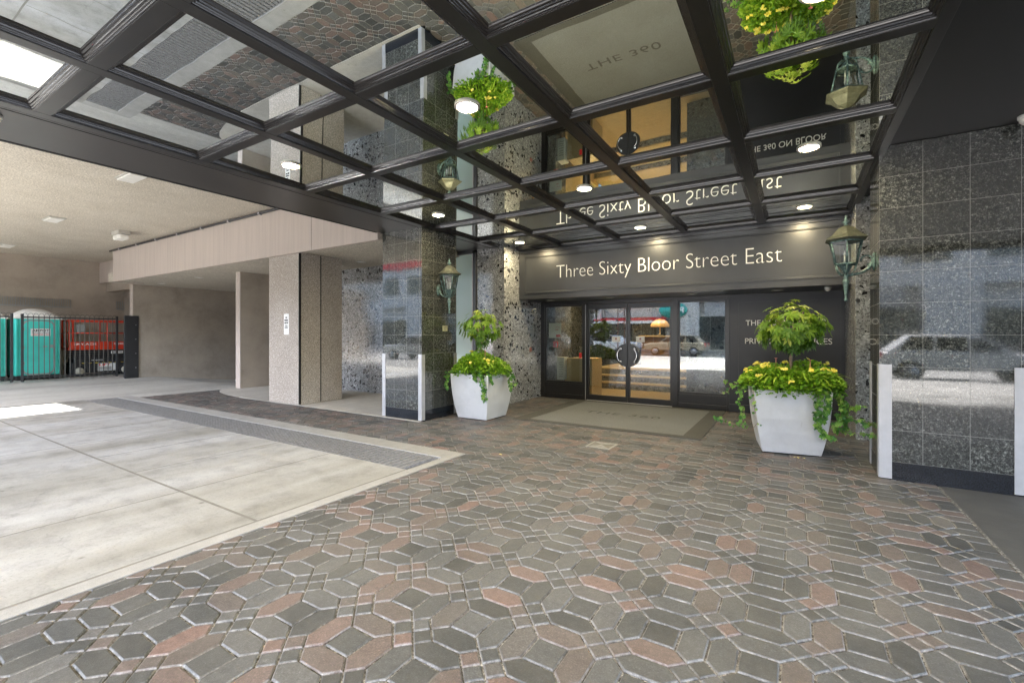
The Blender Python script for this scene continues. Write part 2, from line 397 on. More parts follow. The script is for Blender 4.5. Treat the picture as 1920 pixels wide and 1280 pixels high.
def text(s, org, width, height, face='-Y', depth=.004, bold=0.0, sp=1.0):
    vs, fs = text_mb(s, width, height, depth, bold, sp)
    def m(p):
        x, y, z = p
        if face == '-Y': return (org[0]+x, org[1]-z, org[2]+y)
        if face == '+Y': return (org[0]-x, org[1]+z, org[2]+y)
        if face == '+X': return (org[0]+z, org[1]+x, org[2]+y)
        if face == 'Z': return (org[0]+x, org[1]+y, org[2]+z)
        if face == 'Zflip': return (org[0]-x, org[1]-y, org[2]+z)
    return MB().add([m(v) for v in vs], fs)

# ------------------------------------------------------------ GROUND
def clip(poly, a, b, c):      # keep a*x+b*y<=c
    out = []
    for i in range(len(poly)):
        p, q = poly[i], poly[(i+1) % len(poly)]
        dp = a*p[0]+b*p[1]-c; dq = a*q[0]+b*q[1]-c
        if dp <= 0: out.append(p)
        if (dp < 0 < dq) or (dq < 0 < dp):
            t = dp/(dp-dq); out.append((p[0]+(q[0]-p[0])*t, p[1]+(q[1]-p[1])*t))
    return out
def area(p): return .5*sum(p[i][0]*p[(i+1) % len(p)][1]-p[(i+1) % len(p)][0]*p[i][1] for i in range(len(p)))
def inset(poly, d):
    n = len(poly); out = []
    for i in range(n):
        p0, p1, p2 = Vector(poly[i-1]), Vector(poly[i]), Vector(poly[(i+1) % n])
        e1 = (p1-p0); e2 = (p2-p1)
        if e1.length < 1e-5 or e2.length < 1e-5: out.append(tuple(p1)); continue
        n1 = Vector((-e1.y, e1.x)).normalized(); n2 = Vector((-e2.y, e2.x)).normalized()
        bis = n1+n2; k = bis.dot(n1)
        out.append(tuple(p1+bis*(d/max(k, .35))))
    return out
XR, XL, YB = 1.17, -13.0, -3.4
def region(poly):
    cx = sum(p[0] for p in poly)/len(poly); cy = sum(p[1] for p in poly)/len(poly)
    poly = clip(poly, 1, 0, XR); 
    if len(poly) > 2: poly = clip(poly, 0, 1, 9.46)
    if len(poly) > 2: poly = clip(poly, -1, 0, -XL)
    if len(poly) > 2: poly = clip(poly, 0, -1, -YB)
    if len(poly) < 3: return None
    if cy < 4.43 or (cx > -3.42 and min(p[1] for p in poly) < 4.43): poly = clip(poly, -1, 0, 3.42)
    elif cx < -3.42: poly = clip(poly, 0, -1, -4.43)
    if len(poly) < 3: return None
    if cx < -11.0: poly = clip(poly, 0, 1, 6.7)
    elif cx < -5.33: poly = clip(poly, 0, 1, 5.64)
    elif cy > 5.64: poly = clip(poly, -1, 0, 5.33)
    return poly if len(poly) > 2 and area(poly) > 2.5e-4 else None
def pavers():
    P = .4165; s = .16; ww = (P-s)/2; x0, y0 = -1.80, 1.846
    pv = MB(); edge = []
    def piece(poly, kind):
        q = region(poly)
        if not q: return
        cx = q[0][0]; cy = q[0][1]
        redp = .34 if cx > -3.4 else .60
        if cy > 5 and cx > -5.4: redp = .55
        if kind == 'sq': t = rnd.uniform(.04, .3) if rnd.random() > .1 else rnd.uniform(.3, .45)
        else: t = min(.86, rnd.triangular(.56, .95, .66)) if rnd.random() < redp else rnd.uniform(.06, .5)
        if t > .5 and rnd.random() < .55: t = rnd.uniform(.5, .62)
        g = .0030+rnd.uniform(-.0008, .0022)
        a = inset(q, g); bb = inset(q, g+.0065)
        if area(a) < 1e-4 or area(bb) < 5e-5: return
        # every paver sits a little tilted
        dz = rnd.uniform(-.0015, .0015); tx, ty = rnd.gauss(0, .006), rnd.gauss(0, .006)
        n = len(a)
        Z = lambda x, y, z: z+dz+(x-cx)*tx+(y-cy)*ty
        vs = [(x, y, -.02) for x, y in a]+[(x, y, Z(x, y, -.0060)) for x, y in a]+[(x, y, Z(x, y, 0)) for x, y in bb]
        fs = [(i, (i+1) % n, n+(i+1) % n, n+i) for i in range(n)]+[(n+i, n+(i+1) % n, 2*n+(i+1) % n, 2*n+i) for i in range(n)]+[tuple(range(2*n, 3*n))]
        pv.add(vs, fs, t); edge.extend([1.0]*(2*n)+[0.0]*n)
    i0, i1 = int((XL-x0)/P)-2, int((XR-x0)/P)+2; j0, j1 = int((YB-y0)/P)-2, int((9.6-y0)/P)+2
    h = s/2; k = ww/2
    for i in range(i0, i1+1):
        for j in range(j0, j1+1):
            cx, cy = x0+i*P, y0+j*P
            if cx < -3.9 and (cy < 3.9 or (-10.6 < cx < -5.9 and cy > 6.2) or (cx < -10.6 and cy > 7)): continue
            piece([(cx-h, cy-h), (cx+h, cy-h), (cx+h, cy+h), (cx-h, cy+h)], 'sq')
            for q in (0, 1):     # hexagons right of the square (stand along y), and above (lie along x)
                a = cx+h+q*ww
                piece([(a, cy-h), (a+k, cy-h-k), (a+ww, cy-h), (a+ww, cy+h), (a+k, cy+h+k), (a, cy+h)], 'hex')
                b = cy+h+q*ww
                piece([(cx-h, b), (cx+h, b), (cx+h+k, b+k), (cx+h, b+ww), (cx-h, b+ww), (cx-h-k, b+k)], 'hex')
            mx, my = cx+P/2, cy+P/2
            for dx, dy in ((k, 0), (-k, 0), (0, k), (0, -k)):
                piece([(mx+dx-k, my+dy), (mx+dx, my+dy-k), (mx+dx+k, my+dy), (mx+dx, my+dy+k)], 'sm')
    po = struct('paving', pv, 'paver'); ea = po.data.attributes.new('edge', 'FLOAT', 'POINT'); ea.data.foreach_set('value', edge)
    j = MB(); j.box(-3.42, YB, -.12, XR, 9.46, -.0095); j.box(-13.0, 4.43, -.12, -3.42, 6.7, -.0095); j.box(-5.33, 5.64, -.12, -3.42, 9.46, -.0095)
    struct('paving_bed', j, 'joint')
pavers()
struct('ground', B(-150, -150, -1.9, 150, 150, -1.5), 'road')
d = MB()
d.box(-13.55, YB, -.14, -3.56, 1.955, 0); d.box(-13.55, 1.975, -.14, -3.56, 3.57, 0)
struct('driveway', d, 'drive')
d = MB(); d.box(-3.552, YB, -.14, -3.424, 4.43, .002); d.box(-13.55, 4.14, -.14, -3.552, 4.43, .002); d.box(-13.55, 3.57, -.14, -13.32, 4.14, .002); struct('curb', d, 'curb', .004)
d = MB(); d.box(-3.575, YB, -.1, -3.553, 3.55, .001); d.box(-13.5, 1.953, -.1, -3.57, 1.977, .001)
for k in range(9): d.box(-4.85-1.08*k, 1.985 if k % 3 else YB, -.1, -4.84-1.08*k, 3.565, .0015)
struct('driveway_joint', d, 'sealant')
# asphalt yard behind the slab
d = MB(); d.box(-30, YB, -.2, -13.56, 6.9, -.002)
struct('yard', d, 'asphalt')
d = MB(); zs = lambda y: -.002-(y-6.9)*.125
d.add([(-24, 6.9, -.002), (-13.02, 6.9, -.002), (-13.02, 14, zs(14)), (-24, 14, zs(14))], [(0, 1, 2, 3)])
d.add([(-13.56, 4.43, -.003), (-13.0, 4.43, -.003), (-13.0, 6.9, -.003), (-13.56, 6.9, -.003)], [(0, 1, 2, 3)])
struct('ramp', d, 'asphalt')
pad = [(-12.75, 9.5), (-12.98, 6.6), (-13.05, 6.5), (-13.04, 6.35), (-12.94, 6.2), (-12.78, 6.07), (-12.5, 5.94), (-12.15, 5.83), (-11.7, 5.74), (-11.2, 5.68), (-10.2, 5.645), (-5.34, 5.645), (-5.34, 9.5)]
struct('pavement', MB().prism(pad, -.1, .004), 'pad')
struct('side_pavement', B(XR+.012, YB, -.12, 9, 9.5, -.004), 'rightground')
struct('side_curb', B(XR-.01, YB, -.12, XR+.012, 5.86, .001), 'joint')

# trench grate
g = thing('trench_grate', 'long galvanised trench grate between the driveway slab and the brick paving', 'drain grate', (-8.4, 3.85, 0))
obj('trench', B(-13.32, 3.572, -.145, -3.56, 4.138, -.10), 'dark', g)
gb = MB(); y = 3.585
for k in range(14): gb.box(-13.31, 3.585+k*.041, -.03, -3.60, 3.585+k*.041+.007, -.001)
x = -13.29; k = 0
while x < -3.62:
    gb.box(x, 3.58, -.028, x+.052, 4.13, .001); x += .086 if (k % 11) else .10; k += 1
obj('grating', gb, 'steel', g)
obj('edge_angle', B(-13.31, 4.132, -.03, -3.57, 4.148, .005), 'alu', g)
# small drain cover
g = thing('drain_cover', 'small square concrete drain cover set in the brick paving in front of the mat', 'drain cover', (-2.14, 5.72, 0))
obj('frame', B(-2.33, 5.55, -.01, -1.99, 5.88, .003), 'curb', g, .003)
f = MB()
for (a, b_, c) in (((-2.30, 5.58), (-2.02, 5.58), 0), ((-2.02, 5.58), (-2.02, 5.85), 0), ((-2.02, 5.85), (-2.30, 5.85), 1), ((-2.30, 5.85), (-2.30, 5.58), 1)):
    pass
f.add([(-2.30, 5.58, .004), (-2.02, 5.58, .004), (-2.16, 5.715, .010)], [(0, 1, 2)]); f.add([(-2.02, 5.85, .004), (-2.30, 5.85, .004), (-2.16, 5.715, .010)], [(0, 1, 2)])
obj('plate', f, 'steel', g)
f = MB(); f.add([(-2.02, 5.58, .004), (-2.02, 5.85, .004), (-2.16, 5.715, .010)], [(0, 1, 2)]); f.add([(-2.30, 5.85, .004), (-2.30, 5.58, .004), (-2.16, 5.715, .010)], [(0, 1, 2)])
obj('slot_plate', f, 'sealant', g)

# ------------------------------------------------------------ PILLARS
def guard(mb, x, y, sx, sy, h, w_=.085, t=.006):
    """aluminium angle round a corner; sx, sy point outwards"""
    mb.box(min(x, x-sx*w_)-(0), min(y+sy*t, y+sy*.001), .01, max(x, x-sx*w_), max(y+sy*t, y+sy*.001), h)
    mb.box(min(x+sx*t, x+sx*.001), min(y+sy*t, y-sy*w_), .01, max(x+sx*t, x+sx*.001), max(y+sy*t, y-sy*w_), h)
def pillar(name, label, x0, x1, y0, y1, ztop, gx, gh, gw, back=True):
    t = thing(name, label, 'pillar', ((x0+x1)/2, (y0+y1)/2, 0))
    m = MB()
    m.quad((x0, y0, .18), (x1, y0, .18), (x1, y0, ztop), (x0, y0, ztop)); m.quad((x1, y1, .18), (x0, y1, .18), (x0, y1, ztop), (x1, y1, ztop))
    shaft = obj('shaft', m, gx, t)
    m = MB(); m.quad((x1, y0, .18), (x1, y1, .18), (x1, y1, ztop), (x1, y0, ztop)); m.quad((x0, y1, .18), (x0, y0, .18), (x0, y0, ztop), (x0, y1, ztop))
    obj('side_cladding', m, 'graY', t)
    m = B(x0-.002, y0-.002, -.01, x1+.002, y1+.002, .18); obj('plinth', m, 'plinth', t)
    for (cx, sx) in ((x0, -1), (x1, 1)):
        for (cy, sy) in ((y0, -1), (y1, 1)):
            m = MB(); guard(m, cx, cy, sx, sy, gh, gw); obj('corner_guard', m, 'alu', t)
            r = MB()
            for z in (.06, gh/2, gh-.05): r.lathe([(.006, 0), (.006, .002), (.003, .004)], (cx-sx*gw*.6, cy+sy*.006-(.004 if sy < 0 else 0), z), 8, 'Y')
    return t
pl = pillar('granite_pillar', 'narrow polished granite pillar left of the entrance, carrying a lantern and a small plaque', -6.27, -5.33, 5.70, 6.62, 3.27, 'graX', 1.12, .075)
pr = pillar('granite_pillar', 'wide polished granite pillar at the right edge with silver corner guards', .73, 1.79, 5.90, 6.55, 3.355, 'graXr', 1.155, .10)
def aggpillar():
    t = thing('concrete_pillar', 'square pebbledash concrete pillar under the beam, with a no parking sign', 'pillar', (-9.24, 6.2, 0))
    m = MB(); m.box(-9.80, 5.66, 0, -8.70, 6.72, 3.17); obj('shaft', m, 'aggr', t, .02)
    m = MB(); m.box(-8.697, 5.655, .02, -8.685, 5.70, 3.16); m.box(-8.70, 6.16, .02, -8.695, 6.18, 3.16); obj('joint_strip', m, 'dark', t)
    g_ = MB(); g_.box(-8.706, 5.652, .02, -8.698, 5.662, 3.16); obj('edge_bead', g_, 'curb', t)
aggpillar()
# no parking sign
t = thing('parking_sign', 'white NO PARKING ANY TIME plate screwed to the pebbledash pillar', 'sign', (-9.13, 5.65, 1.68))
m = MB(); 
def rrect(x0, z0, x1, z1, r, n=5):
    pts = []
    for cx, cz, a0 in ((x1-r, z0+r, -90), (x1-r, z1-r, 0), (x0+r, z1-r, 90), (x0+r, z0+r, 180)):
        for k in range(n+1): a = R(a0+90*k/n); pts.append((cx+r*math.cos(a), cz+r*math.sin(a)))
    return pts
def plateY(mb, pts, y0, y1):   # polygon in XZ extruded along y
    n = len(pts); vs = [(x, y0, z) for x, z in pts]+[(x, y1, z) for x, z in pts]
    return mb.add(vs, [tuple(range(n)), tuple(reversed(range(n, 2*n)))]+[((i+1) % n, i, n+i, n+(i+1) % n) for i in range(n)])
plateY(m, rrect(-9.215, 1.46, -9.045, 1.90, .025), 5.652, 5.659); obj('plate', m, 'white', t)
m = MB()
for s_, wd, hh, z in (('NO', .05, .035, 1.80), ('PARKING', .125, .035, 1.745), ('ANY TIME', .125, .035, 1.69), ('VEHICLES WILL', .09, .014, 1.645), ('BE TAGGED', .10, .014, 1.618), ('AND TOWED AWAY', .11, .014, 1.59)):
    x_ = text(s_, (-9.13-wd/2, 5.652, z), wd, hh, bold=.01); m.add(x_.v, x_.f)
obj('lettering', m, 'signblack', t)
# plaque + letters on left pillar side
t = thing('plaque', 'small pale plaque fixed below the lantern on the narrow granite pillar', 'plaque', (-5.325, 6.3, 1.57))
obj('plate', B(-5.328, 6.23, 1.52, -5.322, 6.36, 1.615), simple('pale_brass', (.45, .44, .30), .4, .2), t)
m = MB()
for k, s_ in enumerate(('NO PARKING', 'ENTRANCE', 'ONLY')):
    x_ = text(s_, (-5.322, 6.245+.012*k, 1.588-k*.024), .10-.024*k, .014, '+X', .001); m.add(x_.v, x_.f)
obj('lettering', m, 'signblack', t)

# ------------------------------------------------------------ SLABS, BEAMS, WALLS
ZC = 4.18; ZS = 3.17
def solid(name, label, cat, mb, m, bevel=0): return tag(obj(name, mb, m, bevel=bevel), label, cat)
m = MB(); m.box(-30, -.92, ZC, -6.3, 7.3, ZC+.4)
solid('drive_ceiling', 'textured sand coloured ceiling over the driveway', 'ceiling', m, 'stucco')
m = MB(); m.box(-19.05, 5.67, ZS, -6.3, 14, ZS+.3); solid('low_ceiling', 'lower textured ceiling behind the concrete beam', 'ceiling', m, 'stucco')
t = thing('concrete_beam', 'long pinkish board-marked concrete beam resting on the pebbledash pillar', 'beam', (-12, 5.65, ZS))
obj('beam_face', B(-18.4, 5.60, ZS-.03, -6.29, 5.668, ZC), 'beam', t, .01)
obj('return_face', B(-22.4, 6.40, 3.40, -18.4, 6.45, ZC), 'beam', t)
obj('joint_line', B(-8.20, 5.598, ZS-.02, -8.188, 5.601, ZC-.03), 'sealant', t)
obj('end_face', B(-18.45, 5.60, ZS-.03, -18.401, 6.40, ZC), 'beam', t)
t = thing('conduit', 'dark conduit clipped along the top of the long concrete beam', 'pipe', (-12, 5.56, ZC-.06))
obj('pipe', MB().tube([(-18.55, 5.56, ZC-.06), (-6.3, 5.56, ZC-.06)], .028), 'machine', t)
for k in range(9): obj('clip', B(-17.8+k*1.3, 5.525, ZC-.095, -17.76+k*1.3, 5.60, ZC-.03), 'alu', t)
t = thing('yard_wall', 'brown rendered wall behind the gate and the portable toilets', 'wall', (-22.5, 2, 0))
obj('wall_face', MB().box(-22.8, YB, -.2, -22.4, 14, ZC).box(-22.4, 7.15, -.2, -19.31, 7.3, ZC), 'render', t)
t = thing('ramp_wall', 'brown rendered wall beside the ramp, with the light on its end face put into the colour', 'wall', (-19.1, 10, 0))
obj('wall_face', B(-19.30, 6.33, -1.2, -19.05, 14, ZS+.02), 'render', t)
obj('end_face', B(-19.30, 6.31, -.1, -19.05, 6.328, 3.4), 'beam', t)  # paler material stands in for the daylight falling on this end
obj('top_face', B(-22.4, 6.6, 3.1, -19.31, 6.8, ZC), 'render', t)
solid('ramp_end_wall', 'rendered wall closing the far end of the ramp', 'wall', B(-19.05, 13.6, -1.2, -12.6, 14, ZS), 'render')
t = thing('wing_wall', 'free-standing brown wall with a pale narrow end, left of the pebbledash pillar', 'wall', (-12.9, 8, 0))
obj('wall_face', B(-13.02, 6.62, -.9, -12.80, 14, ZS), 'render', t)
obj('end_face', B(-13.022, 6.60, 0, -12.798, 6.619, ZS), 'beam', t)
solid('red_steps', 'two red granite steps beside the wing wall', 'steps', MB().box(-12.8, 8.3, 0, -10.7, 8.65, .16).box(-12.8, 8.65, 0, -10.7, 9.3, .32), 'brickred', .006)
solid('doorway_wall', 'dark rendered wall above the red granite steps', 'wall', B(-12.8, 9.3, 0, -10.6, 9.5, ZS), 'render')
solid('stone_wall', 'grey pebble terrazzo wall between the pebbledash pillar and the granite pillar', 'wall', B(-10.7, 7.86, 0, -6.95, 8.1, ZS), 'terr')
t = thing('entrance_pier', 'terrazzo pier and side wall left of the entrance doors', 'pier', (-5.4, 8.6, 0))
obj('pier_face', B(-5.80, 7.90, 0, -5.10, 9.75, 3.40), 'terr', t, .004)
obj('corner_bead', B(-5.106, 7.893, 0, -5.094, 7.901, 3.3), 'curb', t)
obj('button_plate', MB().lathe([(.055, 0), (.055, .012), (.04, .018)], (-5.099, 9.0, 1.12), 16, 'X'), 'brickred', t)
t = thing('right_pier', 'narrow terrazzo pier between the black panel and the wide granite pillar', 'pier', (.9, 8.5, 0))
obj('pier_face', B(.72, 7.90, 0, 5.0, 9.75, 3.40), 'terr', t, .004)
t = thing('frosted_window', 'tall pale green frosted window behind the narrow granite pillar', 'window', (-6.3, 7.9, 0))
obj('pane', B(-6.94, 7.93, .08, -5.88, 7.94, 3.2), 'frost', t)
m = MB(); m.box(-5.88, 7.86, 0, -5.80, 7.95, 3.27); m.box(-6.95, 7.86, 3.2, -5.80, 7.95, 3.3); m.box(-6.95, 7.86, 0, -5.8, 7.95, .08)
obj('frame', m, 'blackwood', t, .004)
obj('frame_rail', B(-5.895, 7.85, .08, -5.882, 7.93, 3.2), 'alu', t)
# unseen storeys; overhang added to block the sun, its gap shapes the sun patch
solid('storeys_with_sun_block', 'unseen building storeys above the canopy and driveway, with an added sun-blocking overhang', 'building', MB().box(-6.32, -1.45, 3.46, 9, 16, 3.9).box(-11, -8.9, 8, 12, 16, 16).box(-32, -8.9, 8, -12.8, 16, 16).box(-32, -.6, 4.6, 12, 16, 7.99), 'stone')

# ------------------------------------------------------------ CANOPY with mirrored coffers
CX = [-5.31, -4.09, -2.88, -1.665, -.455, .76]
CY = [-1.30, -.08, 1.14, 2.35, 3.57, 4.79, 6.01, 7.23, 8.46]
can = thing('canopy', 'black coffered entrance canopy with mirrored ceiling panels', 'canopy', (-2.3, 3, 3.27))
ZB, ZM = 3.27, 3.318
m = MB(); m.box(-6.28, -1.36, ZB, -5.37, 5.70, 3.45); m.box(-6.28, 5.70, ZB+.002, -5.37, 8.5, 3.45)
obj('border_board', m, 'border', can, .003)
obj('border_line', MB().box(-5.42, -1.3, ZB-.002, -5.405, 8.46, ZB+.01).box(-6.33, -1.36, ZB-.004, -6.281, 5.60, 3.9), 'dark', can)
obj('border_board', B(.70, -1.36, ZB-.001, .775, 8.5, 3.45), 'black', can, .003)
obj('side_soffit', B(.775, -1.36, 3.36, 9, 7.9, 3.45), 'soffit', can)
obj('front_fascia', B(-6.28, -1.5, ZB-.03, 9, -1.36, 3.9), 'black', can)
hb = .052
for x in CX[1:-1]: obj('beam', B(x-hb, -1.36, ZB, x+hb, 8.49, 3.44), 'black', can, .003)
obj('beam', B(-5.372, -1.36, ZB+.001, -5.31+hb, 8.49, 3.44), 'black', can, .003)
for y in CY[:-1]:
    m = MB()
    for a, b2 in zip(CX[:-1], CX[1:]): m.box(a+hb+.0005, y-hb, ZB+.001, b2-hb-.0005, y+hb, 3.44)
    obj('cross_beam', m, 'black', can, .003)
m = MB()
for a, b2 in zip(CX[:-1], CX[1:]): m.box(a+hb+.0005, 8.40, ZB+.001, b2-hb-.0005, 8.495, 3.44)
obj('cross_beam', m, 'black', can)
def coffer(cx, cy, wx, wy):
    # panel + stepped moulding, local coordinates about the coffer centre
    p = MB().quad((-wx, -wy, 0), (wx, -wy, 0), (wx, wy, 0), (-wx, wy, 0)); p.f = [tuple(reversed(f)) for f in p.f]
    pn = obj('mirror_panel', p, 'mirror', can, local=True); pn.location = (cx-can.location.x, cy-can.location.y, ZM-can.location.z)
    prof = [(.000, -.040), (.008, -.040), (.010, -.034), (.018, -.033), (.020, -.024), (.030, -.023), (.033, -.013), (.045, -.011), (.049, -.003), (.056, -.002), (.058, .002)]
    mo = MB(); vs = []; fs = []
    for d_, z in prof: vs += [(-wx+d_, -wy+d_, z), (wx-d_, -wy+d_, z), (wx-d_, wy-d_, z), (-wx+d_, wy-d_, z)]
    for k in range(len(prof)-1):
        for i in range(4): fs.append((k*4+i, (k+1)*4+i, (k+1)*4+(i+1) % 4, k*4+(i+1) % 4))
    mo.add(vs, fs); mm = obj('moulding', mo, 'gloss', pn, local=True)
    return pn
panes = {}
for i in range(5):
    for j in range(len(CY)-1):
        x0, x1, y0, y1 = CX[i]+hb, CX[i+1]-hb, CY[j]+hb, CY[j+1]-hb
        if j == len(CY)-2: y1 = 8.40
        if i == 4: x1 = .70
        cx, cy = (x0+x1)/2, (y0+y1)/2
        key = (round(x1-x0, 3), round(y1-y0, 3))
        if key not in panes: panes[key] = coffer(cx, cy, (x1-x0)/2, (y1-y0)/2)
        else:
            c_ = copy_tree(panes[key], can); c_.location = (cx-can.location.x, cy-can.location.y, ZM-can.location.z)
            # panels hang a touch out of level, the street-side rows most
            c_.rotation_euler = ((-.0085 if cy < 5.5 else -.001)+rnd.gauss(0, .0012), rnd.gauss(0, .0012), 0)
# downlights
def downlight(label, x, y, first=[None], z=ZM, group='lit downlights in the mirrored canopy'):
    if first[0] is None:
        t_ = thing('downlight', label, 'downlight', (x, y, z), group)
        obj('trim_ring', MB().lathe([(.105, -.001), (.105, -.012), (.092, -.020), (.080, -.012), (.078, -.002)], (0, 0, 0), 32, cap=False), 'trimring', t_, local=True)
        obj('lens', MB().lathe([(.079, -.009), (.05, -.016), (.02, -.019)], (0, 0, 0), 32), 'lampglow', t_, local=True)
        first[0] = t_; return t_
    t_ = copy_tree(first[0]); t_.location = (x, y, z); t_['label'] = label; return t_
LN = {(-4.70, .52): 'downlight above the driveway edge at the street end', (-2.27, .52): 'downlight directly overhead near the street end of the canopy', (.12, .52): 'downlight over the right kerb at the street end',
      (-4.70, 2.96): 'lit downlight above the driveway edge, second row from the street', (-2.27, 2.96): 'big lit downlight beside the reflected planter in the mirror', (.12, 2.96): 'lit downlight cut off by the top edge of the picture',
      (-4.70, 5.40): 'lit downlight beside the top of the narrow granite pillar', (-2.27, 5.40): 'lit downlight in the middle of the mirrored ceiling in front of the sign', (.12, 5.40): 'lit downlight beside the wide granite pillar, over the right planter',
      (-4.70, 7.86): 'small lit downlight over the terrazzo pier', (-2.27, 7.86): 'small lit downlight over the middle of the sign lettering', (.12, 7.86): 'small lit downlight over the right end of the sign'}
for (x, y), lb in LN.items(): downlight(lb, x, y)

# ------------------------------------------------------------ SIGN BAND over the doors
t = thing('sign_board', 'dark grey fascia sign with white street address lettering over the doors', 'sign', (-2.2, 8.5, 2.2))
obj('board', B(-5.10, 8.50, 2.215, .72, 8.72, 3.40), 'blackwood', t, .004)
def frame_mb(x0, z0, x1, z1, y, wd, dp, inner=.0):
    m_ = MB()
    prof = [(0, 0), (0, -dp), (wd*.4, -dp), (wd*.5, -dp*.55), (wd*.85, -dp*.5), (wd, 0)]
    vs = []; fs = []
    for d_, yy in prof: vs += [(x0+d_, y+yy, z0+d_), (x1-d_, y+yy, z0+d_), (x1-d_, y+yy, z1-d_), (x0+d_, y+yy, z1-d_)]
    for k in range(len(prof)-1):
        for i in range(4): fs.append((k*4+i, k*4+(i+1) % 4, (k+1)*4+(i+1) % 4, (k+1)*4+i))
    return m_.add(vs, fs)
obj('moulding', frame_mb(-4.96, 2.335, .60, 3.13, 8.50, .04, .022), 'blackwood', t)
obj('lettering', text('Three Sixty Bloor Street East', (-4.19, 8.498, 2.545), 4.02, .345, depth=.012, bold=-.02), 'lettering', t)
obj('top_rail', B(-5.10, 8.47, 3.20, .72, 8.499, 3.215), 'black', t)
solid('entrance_soffit', 'dark soffit over the recessed entrance doors', 'ceiling', B(-5.10, 8.72, 2.215, .72, 9.9, 2.28), 'blackwood')
def spot(label, x, y, z, mat_='lensoff', name='recessed_light', r=.07, group='small unlit recessed lights'):
    t_ = thing(name, label, 'recessed light', (x, y, z), group)
    obj('trim_ring', MB().lathe([(r+.02, 0), (r+.018, -.008), (r, -.01)], (0, 0, 0), 24, cap=False), 'trimring', t_, local=True)
    obj('lens', MB().lathe([(r, -.006), (r*.6, -.012)], (0, 0, 0), 24), mat_, t_, local=True); return t_
for x, lb in ((-4.55, 'recessed light above the left fixed window'), (-3.2, 'recessed light above the double doors'), (-1.62, 'recessed light above the right side window'), (-.25, 'recessed light above the black panel')): spot(lb, x, 8.95, 2.213)
for x, y, lb in ((-8.65, 7.2, 'recessed light nearest the terrazzo wall'), (-9.6, 7.3, 'recessed light just right of the pebbledash pillar'), (-11.9, 7.2, 'recessed light between the pebbledash pillar and the wing wall'), (-15.1, 6.6, 'recessed light over the ramp, second from the wall'), (-18.0, 6.75, 'recessed light over the ramp nearest the far wall')):
    spot(lb, x, y, ZS-.001, r=.10)
# ------------------------------------------------------------ ENTRANCE
YF = 9.55
t = thing('entrance_surround', 'black metal surround holding the entrance doors and windows', 'door frame', (-3, YF, 0))
for x0, x1 in ((-5.10, -5.0), (-4.03, -3.94), (-2.10, -1.99), (-1.10, -1.05)): obj('post', B(x0, YF-.05, 0, x1, YF+.06, 2.215), 'black', t, .004)
for x0, x1 in ((-5.0, -4.03), (-3.94, -2.10), (-1.99, -1.10)): obj('head_rail', B(x0, YF-.05, 2.135, x1, YF+.06, 2.214), 'black', t, .003)
obj('threshold', B(-3.94, YF-.10, -.005, -2.10, YF+.08, .012), 'alu', t, .002)
obj('bright_edge', B(-3.975, YF-.056, 0, -3.965, YF-.0505, 2.13), 'alu', t)
def sidewin(name, label, x0, x1, zb):
    t_ = thing(name, label, 'window', ((x0+x1)/2, YF, 0))
    obj('pane', B(x0+.03, YF, zb+.02, x1-.03, YF+.008, 2.11), 'glass', t_)
    m_ = MB(); m_.box(x0, YF-.03, zb, x1, YF+.03, zb+.035); m_.box(x0, YF-.03, 2.10, x1, YF+.03, 2.134); m_.box(x0, YF-.028, zb+.035, x0+.03, YF+.028, 2.10); m_.box(x1-.03, YF-.028, zb+.035, x1, YF+.028, 2.10)
    obj('frame', m_, 'black', t_, .002)
    m_ = MB(); m_.box(x0, YF-.02, .04, x1, YF+.03, zb-.001); m_.box(x0, YF-.045, 0, x1, YF-.021, .10); m_.box(x0, YF-.035, zb-.05, x1, YF-.021, zb-.012)
    obj('kick_panel', m_, 'black', t_, .004); return t_
sidewin('side_window', 'fixed glass window right of the double doors, reflecting the street', -1.99, -1.10, .29)
sidewin('side_window', 'fixed dark window left of the double doors with notices behind it', -5.0, -4.03, .36)
